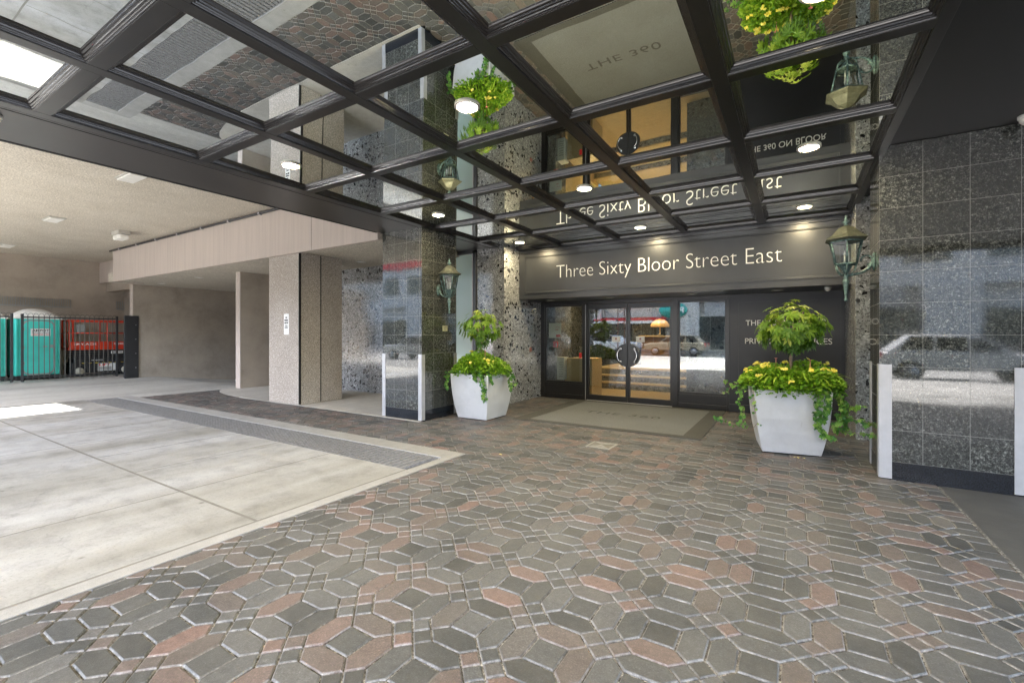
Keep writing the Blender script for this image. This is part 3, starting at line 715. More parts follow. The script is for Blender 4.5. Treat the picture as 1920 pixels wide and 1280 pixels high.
def door(label, x0, x1, s):
    t_ = thing('glass_door', label, 'door', ((x0+x1)/2, YF, 0))
    obj('pane', B(x0+.045, YF, .13, x1-.045, YF+.008, 2.02), 'glass', t_)
    m_ = MB(); m_.box(x0, YF-.022, .012, x1, YF+.024, .13); m_.box(x0, YF-.022, 2.02, x1, YF+.024, 2.13)
    m_.box(x0, YF-.021, .13, x0+.045, YF+.023, 2.02); m_.box(x1-.045, YF-.021, .13, x1, YF+.023, 2.02)
    obj('frame', m_, 'black', t_, .003)
    xc = x1 if s > 0 else x0     # meeting edge
    n = 28; pts = []
    for k in range(n+1):
        a = R(90+180*k/n) if s > 0 else R(-90+180*k/n); pts.append((xc+(-.004 if s > 0 else .004)+.25*math.cos(a), 1.02+.25*math.sin(a)))
    obj('push_plate', plateY(MB(), pts, YF-.040, YF-.023), 'blackwood', t_, .002)
    arc = []
    for k in range(17):
        a = R(90+s*(42+96*k/16) ) if s > 0 else R(90-(42+96*k/16))
        arc.append((xc-s*.02+.185*math.cos(a), YF-.085, 1.02+.185*math.sin(a)))
    p0, p1 = arc[0], arc[-1]
    pts3 = [(p0[0], YF-.04, p0[2])]+arc+[(p1[0], YF-.04, p1[2])]
    h_ = obj('handle', MB().tube(pts3, .011, 10), 'chrome', t_)
    q = MB()
    for p in (p0, p1): q.lathe([(.028, YF-.041), (.028, YF-.05), (.016, YF-.056)], (p[0], 0, p[2]), 16, 'Y')
    obj('rosette', q, 'chrome', h_)
    nx = xc-s*.26
    nb = plateY(MB(), rrect(nx-.09, 1.30, nx+.09, 1.42, .004), YF-.004, YF-.001); no = obj('notice', nb, 'white', t_)
    q = MB().lathe([(.022, YF-.0048), (.022, YF-.0042)], (nx, 0, 1.37), 14, 'Y')
    for k in range(5): q.box(nx-.07+k*.03, YF-.0048, 1.315+.004*(k % 2), nx-.052+k*.03, YF-.0042, 1.325)
    obj('print', q, simple('notice_ink', (.30, .12, .14), .6), no)
    return t_
XM = -3.02
door('left leaf of the glass entrance doors with half a round push plate', -3.94, XM-.003, 1)
door('right leaf of the glass entrance doors with half a round push plate', XM+.003, -2.10, -1)
# notices behind left window
t = thing('notice_box', 'white notice with red footer behind the left window', 'notice', (-4.7, 9.6, 1.5))
obj('sheet', B(-4.93, 9.585, 1.38, -4.62, 9.60, 1.73), 'white', t)
m = B(-4.74, 9.582, 1.40, -4.63, 9.5845, 1.46); obj('footer', m, 'signred', t)
m = MB()
for k, s_ in enumerate(('No Entry', 'Exit')):
    x_ = text(s_, (-4.75, 9.5845, 1.62-k*.06), .11-.04*k, .03, depth=.001); m.add(x_.v, x_.f)
obj('print', m, 'signred', t)
t = thing('fire_alarm', 'small red alarm box on the wall behind the left window', 'alarm', (-4.8, 9.75, 1.2))
obj('case', B(-4.88, 9.70, 1.16, -4.77, 9.745, 1.30), 'signred', t, .006); obj('label_plate', B(-4.80, 9.697, 1.18, -4.775, 9.6995, 1.26), 'white', t)
solid('push_button', 'small red push button plate on the frame left of the doors', 'button', B(-4.12, YF-.06, .93, -4.06, YF-.051, 1.05), 'signred', .004)
# black panel
t = thing('address_panel', 'charcoal wall panel with white residences lettering right of the doors', 'sign', (-.15, 9.5, 0))
obj('board', B(-1.05, 9.50, 0, .72, 9.60, 2.215), 'navy', t, .003)
m = MB()
for a in ((-.90, .16, -.895, 2.06), (.665, .16, .67, 2.06)): m.box(a[0], 9.494, a[1], a[2], 9.4995, a[3])
m.box(-.90, 9.494, 2.06, .67, 9.4995, 2.066); obj('raised_panel', m, 'black', t)
obj('skirting', B(-1.05, 9.47, 0, .72, 9.499, .15), 'navy', t, .004)
obj('lettering', text('THE 360 ON BLOOR', (-.775, 9.498, 1.625), 1.245, .102, depth=.006, bold=.0), 'lettering', t)
obj('lettering', text('PRIVATE RESIDENCES', (-.785, 9.498, 1.29), 1.33, .102, depth=.006, bold=.0), 'lettering', t)
# doormat
t = thing('doormat', 'grey entrance mat with dark border and faded lettering', 'mat', (-2.6, 8.1, 0))
MX0, MX1, MY0, MY1 = -4.14, -1.10, 6.69, 9.44
m = MB()
for a in ((MX0, MY0, MX1, MY0+.14), (MX0, MY1-.14, MX1, MY1), (MX0, MY0+.14, MX0+.26, MY1-.14), (MX1-.26, MY0+.14, MX1, MY1-.14)): m.box(a[0], a[1], .001, a[2], a[3], .012)
obj('border', m, 'matdark', t)
obj('pile', B(MX0+.26, MY0+.14, .001, MX1-.26, MY1-.14, .010), 'matlight', t)
obj('lettering', text('THE 360', (-3.36, 7.95, .0102), 1.38, .21, 'Z', .0012, sp=1.12), 'matdark', t)

# ------------------------------------------------------------ LOBBY seen through the glass
t = thing('lobby', 'warm lit lobby with steps behind the glass doors', 'lobby', (-3, 12, 0))
obj('floor', B(-6.2, 9.62, -.05, .72, 11.9, -.002), 'lobbyfloor', t)
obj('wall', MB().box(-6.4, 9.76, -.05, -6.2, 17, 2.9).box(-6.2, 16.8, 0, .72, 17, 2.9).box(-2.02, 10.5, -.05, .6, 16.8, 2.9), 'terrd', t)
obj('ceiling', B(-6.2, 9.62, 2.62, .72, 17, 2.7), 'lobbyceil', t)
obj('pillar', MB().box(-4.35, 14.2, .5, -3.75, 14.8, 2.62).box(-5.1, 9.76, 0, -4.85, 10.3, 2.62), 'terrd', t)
m = MB(); r_ = MB()
for k in range(3):
    m.box(-5.0, 11.9+k*.32, .17*(k+1)-.03, -1.0, 12.24+k*.32 if k < 2 else 16.8, .17*(k+1)); r_.box(-5.0, 11.93+k*.32, .17*k-.02, -1.0, 11.95+k*.32+.3, .17*(k+1)-.03)
st = obj('steps', r_, 'riser', t); obj('tread', m, 'tread', st)
obj('low_wall', B(-6.2, 11.4, 0, -5.0, 12.9, .62), 'tread', t)
dk = thing('reception_desk', 'wooden reception desk in the lobby behind the doors', 'desk', (-3.2, 14, .51))
obj('counter', MB().box(-3.9, 13.6, .51, -3.1, 14.1, 1.40), 'deskwood', dk, .01); obj('top', B(-3.95, 13.5, 1.40, -3.05, 14.15, 1.44), 'tread', dk)
sh = thing('table_lamp', 'table lamp with glowing shade on the lobby desk', 'lamp', (-3.4, 13.8, 1.44))
obj('shade', MB().lathe([(.26, .25), (.27, .30), (.22, .40), (.12, .47), (.02, .49)], (-3.4, 13.8, 1.44), 20), 'shade', sh); obj('base', MB().lathe([(.09, 0), (.02, .04), (.02, .25)], (-3.4, 13.8, 1.44), 16), 'chrome', sh)
for x, y, lb in ((-3.6, 10.8, 'glowing lobby ceiling light just inside the doors'), (-3.6, 12.6, 'glowing lobby ceiling light over the steps'), (-2.2, 14.8, 'glowing lobby ceiling light over the desk'), (-5.4, 13.4, 'glowing lobby ceiling light over the low wall'), (-1.6, 11.4, 'glowing lobby ceiling light near the right side window')):
    spot(lb, x, y, 2.618, 'lobbyglow', 'lobby_light', .13, 'lobby ceiling lights')
ht = thing('wall_heater', 'white wall heater with vents inside the left window', 'heater', (-4.9, 9.9, 0))
obj('case', B(-5.02, 9.85, .38, -4.66, 10.1, .92), 'white', ht, .008)
m = MB()
for k in range(7): m.box(-4.80, 9.846, .46+k*.055, -4.69, 9.8495, .475+k*.055)
obj('vent', m, 'greypl', ht)
solid('lobby_bench', 'low tan ledge inside the left window', 'bench', B(-4.64, 9.95, .0, -4.0, 10.6, .90), 'tread', .01)

# ------------------------------------------------------------ LANTERNS
def lantern(label, x, y, s):
    """s = direction the arm reaches from the wall (+1 = +x); z origin = 1.82 tail tip"""
    t_ = thing('wall_lantern', label, 'lantern', (x, y, 1.82), 'verdigris carriage lanterns on the pillars')
    L = lambda mb, nm, mt, par=None, bev=0: obj(nm, mb, mt, par or t_, bev, local=True)
    L(MB().lathe([(.0, .0), (.016, .006), (.020, .020), (.012, .035), (.010, .05), (.022, .15), (.033, .21), (.030, .235), (.018, .245), (.026, .262), (.020, .285), (.030, .30)], (0, 0, 0), 12), 'tail_finial', 'verd')
    # basket arms
    m_ = MB()
    for k in range(6):
        a = R(60*k+30); c, s2 = math.cos(a), math.sin(a)
        m_.tube([(.02*c, .02*s2, .29), (.055*c, .055*s2, .30), (.088*c, .088*s2, .335), (.103*c, .103*s2, .395)], .0075, 6)
    L(m_, 'basket', 'verd')
    L(MB().lathe([(.02, .30), (.05, .36), (.075, .40), (.098, .402), (.105, .395)], (0, 0, 0), 6, smooth=False, rot=R(30)), 'lower_tray', 'verd')
    # glass body: hex frustum, wider at the top
    z0, z1, r0, r1 = .41, .655, .108, .160
    g_ = MB(); f_ = MB()
    ring = [(math.cos(R(60*k+30)), math.sin(R(60*k+30))) for k in range(6)]
    for k in range(6):
        a, b2 = ring[k], ring[(k+1) % 6]
        q = .97
        g_.quad((a[0]*r0*q, a[1]*r0*q, z0), (b2[0]*r0*q, b2[1]*r0*q, z0), (b2[0]*r1*q, b2[1]*r1*q, z1), (a[0]*r1*q, a[1]*r1*q, z1))
        f_.tube([(a[0]*r0, a[1]*r0, z0), (a[0]*r1, a[1]*r1, z1)], .009, 6)
        f_.tube([(a[0]*r0, a[1]*r0, z0), (b2[0]*r0, b2[1]*r0, z0)], .009, 6)
        f_.tube([(a[0]*r1, a[1]*r1, z1), (b2[0]*r1, b2[1]*r1, z1)], .011, 6)
    fr = L(f_, 'cage', 'verd'); L(g_, 'pane', 'lglass', fr)
    rf = L(MB().lathe([(.165, .655), (.205, .672), (.212, .682), (.205, .690), (.150, .725), (.118, .765), (.085, .800), (.045, .822), (.018, .835)], (0, 0, 0), 6, smooth=False, rot=R(30)), 'roof', 'roofb')
    L(MB().lathe([(.016, .832), (.020, .845), (.012, .855), (.040, .868), (.030, .882), (.012, .892), (.018, .91), (.009, .925), (.016, .938), (.0, .95)], (0, 0, 0), 12), 'finial', 'verd', rf)
    m_ = MB()
    for k in range(3):
        a = R(120*k); m_.lathe([(.007, .42), (.007, .50)], (.025*math.cos(a), .025*math.sin(a), 0), 8); m_.lathe([(.005, .50), (.009, .52), (.0, .56)], (.025*math.cos(a), .025*math.sin(a), 0), 8)
    L(m_, 'candle_bulbs', 'lensoff')
    # arm: from wall plate at x=-s*.25 curving down/out to the neck
    wx = -s*.25
    pts = [(wx, 0, .40), (wx+s*.03, 0, .39), (wx+s*.06, 0, .345), (wx+s*.11, 0, .31), (wx+s*.17, 0, .295), (wx+s*.24, 0, .285)]
    L(MB().tube(pts, [.020, .020, .018, .016, .015, .015], 8), 'arm', 'verd')
    sc_ = [(wx+s*.02+.05*s*(1-math.cos(R(a)))*1.0, 0, .44+.05*math.sin(R(a))) for a in range(-90, 200, 20)]
    L(MB().tube(sc_, .010, 6), 'scroll', 'verd')
    pr_ = [(.0, 0), (.05, 0), (.055, .008), (.045, .018), (.02, .022)]
    m_ = MB().lathe([(r, h*s) for r, h in pr_], (0, 0, 0), 20, 'X')
    m_.v = [(v[0]+wx, v[1], v[2]*1.9+.42) for v in m_.v]; L(m_, 'wall_plate', 'verd')
    return t_
lantern('verdigris carriage lantern on the wide granite pillar at right', .73-.25, 6.2, -1)
lantern('verdigris carriage lantern on the narrow granite pillar beside the frosted window', -5.33+.25, 6.12, 1)
# ------------------------------------------------------------ PLANTERS
def pot(label, x, y, rot, h, hw):
    t_ = thing('planter', label, 'planter', (x, y, 0), 'square silver planters flanking the entrance'); t_.rotation_euler = (0, 0, rot)
    prof = [(0, hw*.765), (.10, hw*.82), (.25, hw*.89), (.42, hw*.945), (.60, hw*.98), (h, hw)]
    vs = []; fs = []
    for z, r in prof: vs += [(-r, -r, z+.012), (r, -r, z+.012), (r, r, z+.012), (-r, r, z+.012)]
    for k in range(len(prof)-1):
        for i in range(4): fs.append((k*4+i, k*4+(i+1) % 4, (k+1)*4+(i+1) % 4, (k+1)*4+i))
    n = len(vs); r = hw-.025
    vs += [(-r, -r, h+.012), (r, -r, h+.012), (r, r, h+.012), (-r, r, h+.012), (-r, -r, h-.06), (r, -r, h-.06), (r, r, h-.06), (-r, r, h-.06)]
    for a, b2 in ((n-4, n), (n, n+4)):
        for i in range(4): fs.append((a+i, a+(i+1) % 4, b2+(i+1) % 4, b2+i))
    fs.append((0, 3, 2, 1))
    obj('shell', MB().add(vs, fs), 'pot', t_, .006, local=True)
    obj('soil', B(-r, -r, h-.1, r, r, h-.03), 'soil', t_, local=True)
    obj('foot', B(-hw*.72, -hw*.72, 0, hw*.72, hw*.72, .012), 'dark', t_, local=True)
    return t_
def leaf_faces(mb, base, d, up, L, W, droop, t, seg=3):
    """pointed leaf blade, folded slightly along the midrib"""
    d = d.normalized(); side = d.cross(up); side = side.normalized() if side.length > 1e-4 else Vector((1, 0, 0)); nrm = side.cross(d)
    prof = [0.12, .85, 1.0, .0] if seg == 3 else [.1, 1, 0]
    n = len(prof); vs = []; fs = []
    for i in range(n):
        f = i/(n-1); c = base+d*(L*f)-Vector((0, 0, 1))*(droop*L*f*f); ww_ = W*prof[i]*.5
        vs += [c-side*ww_+nrm*ww_*.35, c, c+side*ww_+nrm*ww_*.35]
    for i in range(n-1): fs += [(3*i, 3*i+1, 3*i+4, 3*i+3), (3*i+1, 3*i+2, 3*i+5, 3*i+4)]
    k = len(mb.v); mb.v += [tuple(v) for v in vs]; mb.f += [tuple(q+k for q in f) for f in fs]; mb.sm += [False]*len(fs)
    for i in range(len(vs)): mb.tint.append(min(1, max(.01, t+(.18 if i % 3 != 1 else -.05))))
def topiary(label, x, y, zs, cz, rx, rz, n, seed, scale=1):
    r = random.Random(seed)
    t_ = thing('umbrella_tree', label, 'small tree', (x, y, zs))
    tr = MB().tube([(0, 0, -.05), (.012, .01, .2), (-.008, 0, .38), (.01, 0, cz-zs-.08)], [.021, .018, .017, .015], 8)
    for k in range(9):
        a = r.uniform(0, 6.28); b2 = r.uniform(.3, 1.2); l = r.uniform(.5, .85)
        e = Vector((rx*l*math.cos(a)*math.cos(b2), rx*l*math.sin(a)*math.cos(b2), rz*l*math.sin(b2)*1.0))
        o0 = Vector((.008, 0, cz-zs-.16+.05*(k % 3)))
        tr.tube([o0, o0+e*.5+Vector((0, 0, .02)), o0+e+Vector((0, 0, .08))], [.009, .007, .004], 5)
    obj('trunk', tr, 'bark', t_, local=True)
    lf = MB(); made = 0
    while made < n:
        v = Vector((r.gauss(0, 1), r.gauss(0, 1), r.gauss(0, 1))).normalized()
        rr = r.uniform(.55, 1)**.6
        lump = 1+.16*math.sin(5*math.atan2(v.y, v.x)+seed)+.10*math.sin(4*v.z+seed)
        p = Vector((v.x*rx*rr*lump, v.y*rx*rr*lump, v.z*rz*rr*lump))
        if v.z < 0: p.x *= 1-.35*(-v.z); p.y *= 1-.35*(-v.z)
        p.z += cz-zs
        out = (Vector((v.x, v.y, v.z*.7+.45))).normalized()
        tang = out.cross(Vector((0, 0, 1))); tang = tang.normalized() if tang.length > .05 else Vector((1, 0, 0)); bi = out.cross(tang)
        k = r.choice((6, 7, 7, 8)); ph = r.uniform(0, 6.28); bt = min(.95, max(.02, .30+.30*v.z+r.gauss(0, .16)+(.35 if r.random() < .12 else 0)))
        L = r.uniform(.060, .092)*scale
        for q in range(k):
            a = ph+6.28*q/k
            d_ = (tang*math.cos(a)+bi*math.sin(a))*.9+out*.30
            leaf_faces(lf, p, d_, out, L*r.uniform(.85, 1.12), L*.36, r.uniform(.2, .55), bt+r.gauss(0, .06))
        made += 1
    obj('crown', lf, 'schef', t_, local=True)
def bedding(label, x, y, z, rx, h, n, seed, nf):
    r = random.Random(seed)
    t_ = thing('bedding_plants', label, 'flowering plants', (x, y, z))
    lf = MB()
    for _ in range(n):
        a = r.uniform(0, 6.283); q = math.sqrt(r.random()); 
        px_, py_ = q*rx*math.cos(a), q*rx*math.sin(a)
        top = h*(1-.62*q**2.2)*(1+.18*math.sin(7*px_+3*py_+seed)+.12*math.sin(13*py_))
        f = r.random()**.45; pz = f*top*.98-(.05 if q > .85 else 0)*r.random()
        v = Vector((px_*1.2, py_*1.2, .28)).normalized() if q > .45 else Vector((r.gauss(0, .5), r.gauss(0, .5), 1)).normalized()
        d_ = (v+Vector((r.gauss(0, .5), r.gauss(0, .5), r.gauss(.1, .35)))).normalized()
        L = r.uniform(.035, .065)
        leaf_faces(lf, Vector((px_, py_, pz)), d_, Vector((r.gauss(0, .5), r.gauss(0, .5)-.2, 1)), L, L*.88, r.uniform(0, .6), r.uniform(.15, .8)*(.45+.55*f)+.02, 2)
    # a few strap leaves
    for _ in range(26):
        a = r.uniform(-2.6, .5); p = Vector((rx*.75*math.cos(a), rx*.75*math.sin(a), h*.55)); d_ = Vector((math.cos(a)*.9, math.sin(a)*.9, r.uniform(.2, 1.1)))
        leaf_faces(lf, p, d_, Vector((0, 0, 1)), r.uniform(.14, .26), .022, r.uniform(.3, .9), r.uniform(.55, .95))
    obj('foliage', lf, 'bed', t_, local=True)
    fl = MB()
    for _ in range(nf):
        a = r.uniform(0, 6.283); q = math.sqrt(r.random())*.97; px_, py_ = q*rx*math.cos(a), q*rx*math.sin(a)
        top = h*(1-.62*q**2.2)*(1+.18*math.sin(7*px_+3*py_+seed)+.12*math.sin(13*py_))
        c_ = Vector((px_, py_, top+.028)); nn = r.choice((3, 5, 7, 9))
        for k in range(nn):
            cc = c_+Vector((r.gauss(0, .014), r.gauss(0, .014), r.gauss(0, .006))); ph = r.uniform(0, 6)
            nn_ = Vector((r.gauss(0, .5)+px_, r.gauss(-.5, .4)+py_*.5, .7)).normalized(); t1_ = nn_.cross(Vector((1, 0, .1))).normalized(); t2_ = nn_.cross(t1_)
            for m_ in range(5):
                an = ph+m_*1.256; leaf_faces(fl, cc, t1_*math.cos(an)+t2_*math.sin(an)+nn_*.35, nn_, r.uniform(.018, .028), .019, .2, r.uniform(.1, .9), 2)
    if nf: obj('blossoms', fl, 'petal', t_, local=True)
    pk = MB()
    for (a, q) in ((2.7, .3), (-.7, .5), (1.5, .2)):
        c_ = Vector((q*rx*math.cos(a), q*rx*math.sin(a), h*1.12))
        for m_ in range(7):
            an = m_*.9; leaf_faces(pk, c_, Vector((math.cos(an), math.sin(an), .7)), Vector((0, 0, 1)), .032, .024, .3, .5, 2)
        pk.tube([c_-Vector((0, 0, .16)), c_], .003, 4)
    pk.tint = [0.0]*len(pk.v); obj('pink_blossoms', pk, 'pink', t_, local=True)
    return t_
def ivy(label, x, y, z, runs, seed):
    r = random.Random(seed)
    t_ = thing('trailing_ivy', label, 'ivy', (x, y, z))
    lf = MB(); st_ = MB()
    for pts, dens, sz in runs:
        pts = [Vector(p) for p in pts]; st_.tube(pts, .0028, 5)
        for i in range(len(pts)-1):
            seg = pts[i+1]-pts[i]; n = max(1, int(seg.length*dens))
            for k in range(n):
                p = pts[i]+seg*((k+r.random())/n)+Vector((r.gauss(0, .018), r.gauss(0, .018), r.gauss(0, .012)))
                out = Vector((r.gauss(0, .6), -abs(r.gauss(.7, .4)), r.gauss(.35, .4))).normalized()
                L = sz*r.uniform(.7, 1.25); t0 = r.uniform(.1, .8)
                # lobed leaf: 3-5 lobes
                sd_ = out.cross(Vector((0, 0, 1))); sd_ = sd_.normalized() if sd_.length > .05 else Vector((1, 0, 0)); dn = out.cross(sd_)
                if dn.z > 0: dn = -dn
                for an, ln in ((0, 1), (48, .82), (-48, .82), (100, .5), (-100, .5)):
                    d_ = dn*math.cos(R(an))+sd_*math.sin(R(an))
                    leaf_faces(lf, p, d_, out, L*ln, L*.62*(.8 if an else 1), 0, t0, 2)
    obj('vine', st_, 'bark', t_, local=True); obj('leaves', lf, 'ivy', t_, local=True)
# right planter
RP = (-.085, 6.78)
pot('silver-white square planter in front of the charcoal panel, turned slightly', RP[0], RP[1], R(9.4), .77, .405)
topiary('variegated umbrella tree standing in the right planter', RP[0]+.05, RP[1], .74, 1.545, .40, .30, 235, 3)
bedding('green bedding plants with many yellow flowers in the right planter', RP[0]+.03, RP[1]-.02, .74, .56, .36, 5200, 5, 34)
hx = .405
ivy('ivy trailing over the sides of the right planter and onto the paving', RP[0], RP[1], .74,
    [([(.30, -.40, .10), (.32, -.47, .02), (.31, -.47, -.12), (.30, -.46, -.26), (.33, -.45, -.38), (.40, -.46, -.44), (.47, -.45, -.46)], 150, .045),
     ([(.36, -.38, .10), (.42, -.46, 0), (.40, -.46, -.14), (.37, -.45, -.3)], 130, .045),
     ([(-.33, -.44, .08), (-.345, -.50, 0), (-.335, -.50, -.1), (-.33, -.49, -.20), (-.32, -.48, -.25)], 42, .034),
     ([(-.32, -.48, -.25), (-.30, -.475, -.36), (-.36, -.47, -.45)], 3, .03),
     ([(-.40, -.2, .10), (-.52, -.25, .0), (-.52, -.30, -.14), (-.45, -.40, -.25), (-.50, -.42, -.36), (-.44, -.44, -.42)], 55, .042),
     ([(-.44, -.44, -.42), (-.58, -.45, -.40), (-.70, -.45, -.36), (-.80, -.45, -.34)], 42, .042),
     ([(-.50, -.2, .10), (-.62, -.22, .06), (-.70, -.25, .12)], 42, .046), ([(-.62, -.22, .06), (-.66, -.2, -.04), (-.74, -.22, -.06)], 20, .04),
     ([(.42, -.3, .10), (.52, -.32, .0), (.56, -.34, -.10), (.52, -.35, -.25), (.48, -.36, -.40)], 110, .05),
     ([(.50, -.30, -.05), (.64, -.32, -.12), (.72, -.34, -.10)], 60, .05), ([(.52, -.32, -.22), (.66, -.34, -.24), (.78, -.36, -.27), (.84, -.36, -.28)], 60, .05),
     ([(.50, -.34, -.38), (.66, -.36, -.40), (.82, -.44, -.38), (.95, -.50, -.36)], 28, .05),
     ([(.44, -.1, .08), (.56, -.08, -.05), (.60, -.1, -.25), (.58, -.12, -.45)], 80, .05)], 11)
# left planter
LP = (-4.725, 6.60)
pot('silver square planter beside the narrow granite pillar', LP[0], LP[1], 0, .765, .40)
topiary('umbrella tree with lopsided crown in the left planter', LP[0]-.02, LP[1], .74, 1.58, .34, .33, 150, 8)
bedding('leafy bedding plants with a few pale flowers in the left planter', LP[0], LP[1]-.02, .74, .50, .38, 4200, 9, 9)
ivy('ivy trailing down the front corner of the left planter', LP[0], LP[1], .74,
    [([(.20, -.38, .14), (.30, -.44, .04), (.34, -.44, -.10), (.33, -.43, -.25), (.36, -.42, -.38)], 190, .042),
     ([(.05, -.40, .12), (.16, -.44, .03), (.20, -.44, -.05)], 150, .042), ([(.30, -.3, .14), (.42, -.36, .03), (.44, -.34, -.08)], 150, .042),
     ([(-.30, -.3, .12), (-.44, -.40, .03), (-.47, -.42, -.12), (-.46, -.42, -.22)], 130, .042), ([(-.36, -.2, .12), (-.52, -.30, .05), (-.55, -.32, -.02)], 110, .042),
     ([(.38, .1, .14), (.52, .05, .02), (.58, 0, -.15), (.62, 0, -.22)], 100, .045), ([(.34, .2, .14), (.50, .15, .06), (.62, .1, -.02), (.66, .1, -.12)], 80, .045)], 12)
lv = MB()
for (x, y) in ((-.02, 6.35), (.05, 6.33), (.08, 6.36), (.04, 6.30), (-6.1, .55), (-3.0, 4.6)):
    leaf_faces(lv, Vector((x, y, .006)), Vector((rnd.uniform(-1, 1), rnd.uniform(-1, 1), .05)), Vector((0, 0, 1)), .05, .03, 0, .9, 2)
lv.tint = [0.0]*len(lv.v)
tag(obj('fallen_leaves', lv, 'palewood'), 'few fallen yellow leaves on the paving', 'leaves', kind='stuff')
# ------------------------------------------------------------ DOMES AND CEILING LIGHTS
def dome(label, x, y, z, r):
    t_ = thing('security_camera', label, 'camera', (x, y, z))
    obj('housing', MB().lathe([(r*1.05, 0), (r*1.05, -r*.45), (r*.95, -r*.5)], (0, 0, 0), 24), 'white', t_, local=True)
    obj('dome', MB().lathe([(r*.92, -r*.5), (r*.85, -r*.9), (r*.55, -r*1.25), (.001, -r*1.4)], (0, 0, 0), 24, cap=False), 'lensoff', t_, local=True)
dome('white dome camera above the wide granite pillar', 1.72, 5.72, 3.358, .06)
dome('small dome camera on the canopy border over the driveway', -5.62, .93, 3.268, .05)
dome('small white dome camera under the sign beside the lantern', .45, 8.85, 2.213, .045)
def ceil_light(label, x, y, box=False, first={}):
    if box in first:
        c_ = copy_tree(first[box]); c_.location = (x, y, ZC); c_['label'] = label; return
    t_ = thing('ceiling_light', label, 'ceiling light', (x, y, ZC), 'driveway ceiling lights')
    if box:
        obj('housing', B(-.24, -.13, -.10, .24, .13, 0), 'trimring', t_, .01, local=True)
        obj('lens', B(-.22, -.11, -.22, .22, .11, -.101), 'lensoff', t_, .03, local=True)
    else:
        obj('housing', B(-.32, -.15, -.02, .32, .15, 0), 'trimring', t_, .006, local=True)
        m_ = MB()
        m_.box(-.29, -.12, -.045, .29, .12, -.021); obj('lens', m_, 'lensoff', t_, .01, local=True)
    first[box] = t_
ceil_light('flat ceiling light nearest the black canopy border', -9.7, 3.2)
ceil_light('flat ceiling light in the middle of the driveway ceiling', -14.8, 3.4)
ceil_light('flat ceiling light at the far left edge of the driveway ceiling', -20.4, 3.65)
ceil_light('boxy ceiling light hanging near the concrete beam', -15.1, 4.75, True)

# ------------------------------------------------------------ GATE, TOILETS, LIFT
def gate(label, x, y0, y1, post0=True):
    t_ = thing('metal_gate', label, 'gate', (x, (y0+y1)/2, 0))
    m_ = MB(); n = int((y1-y0)/.115)
    for k in range(1, n): yy = y0+(y1-y0)*k/n; m_.box(x-.01, yy-.009, .08, x+.01, yy+.009, 2.06)
    obj('pickets', m_, 'gategrey', t_)
    obj('rail', B(x-.015, y0, 1.98, x+.015, y1, 2.02), 'machine', t_); obj('rail', B(x-.015, y0, .13, x+.015, y1, .17), 'machine', t_)
    q = MB()
    for k in range(n):
        yy = y0+(y1-y0)*(k+.5)/n
        q.tube([(x, yy+.05*math.cos(R(a)), 2.075+.045*math.sin(R(a))) for a in range(0, 181, 30)], .006, 5)
    obj('hoops', q, 'machine', t_)
    for yy in (y0, y1): obj('gate_stile', B(x-.03, yy-.03, .03, x+.03, yy+.03, 2.10), 'machine', t_, .004)
gate('black picket gate leaf in front of the teal toilet and red lift', -20.0, 3.90, 6.18)
gate('black picket gate leaf at the far left edge', -20.0, 1.2, 3.68)
t = thing('gate_post', 'black steel plate post at the end of the gate, against the ramp wall', 'gate post', (-19.0, 6.27, 0))
obj('plate', B(-19.04, 6.08, 0, -19.0, 6.46, 2.10), 'machine', t, .004)
obj('post', B(-19.30, 6.14, 0, -19.20, 6.24, 2.1), 'machine', t, .004)
q = MB()
for k in range(4): q.lathe([(.014, 0), (.010, .012)], (-18.999, 6.38, .35+k*.48), 10, 'X')
obj('bolts', q, 'alu', t)
spk = MB()
for y0, y1 in ((3.3, 5.6), (6.9, 9.9)):
    k = y0
    while k < y1: spk.box(-22.39, k, 2.45, -22.37, k+.012, 2.75); k += .06
    spk.box(-22.395, y0, 2.44, -22.365, y1, 2.47)
tag(obj('wall_spikes', spk, 'greypl'), 'row of thin spikes fixed along the yard wall above the gate', 'spikes')
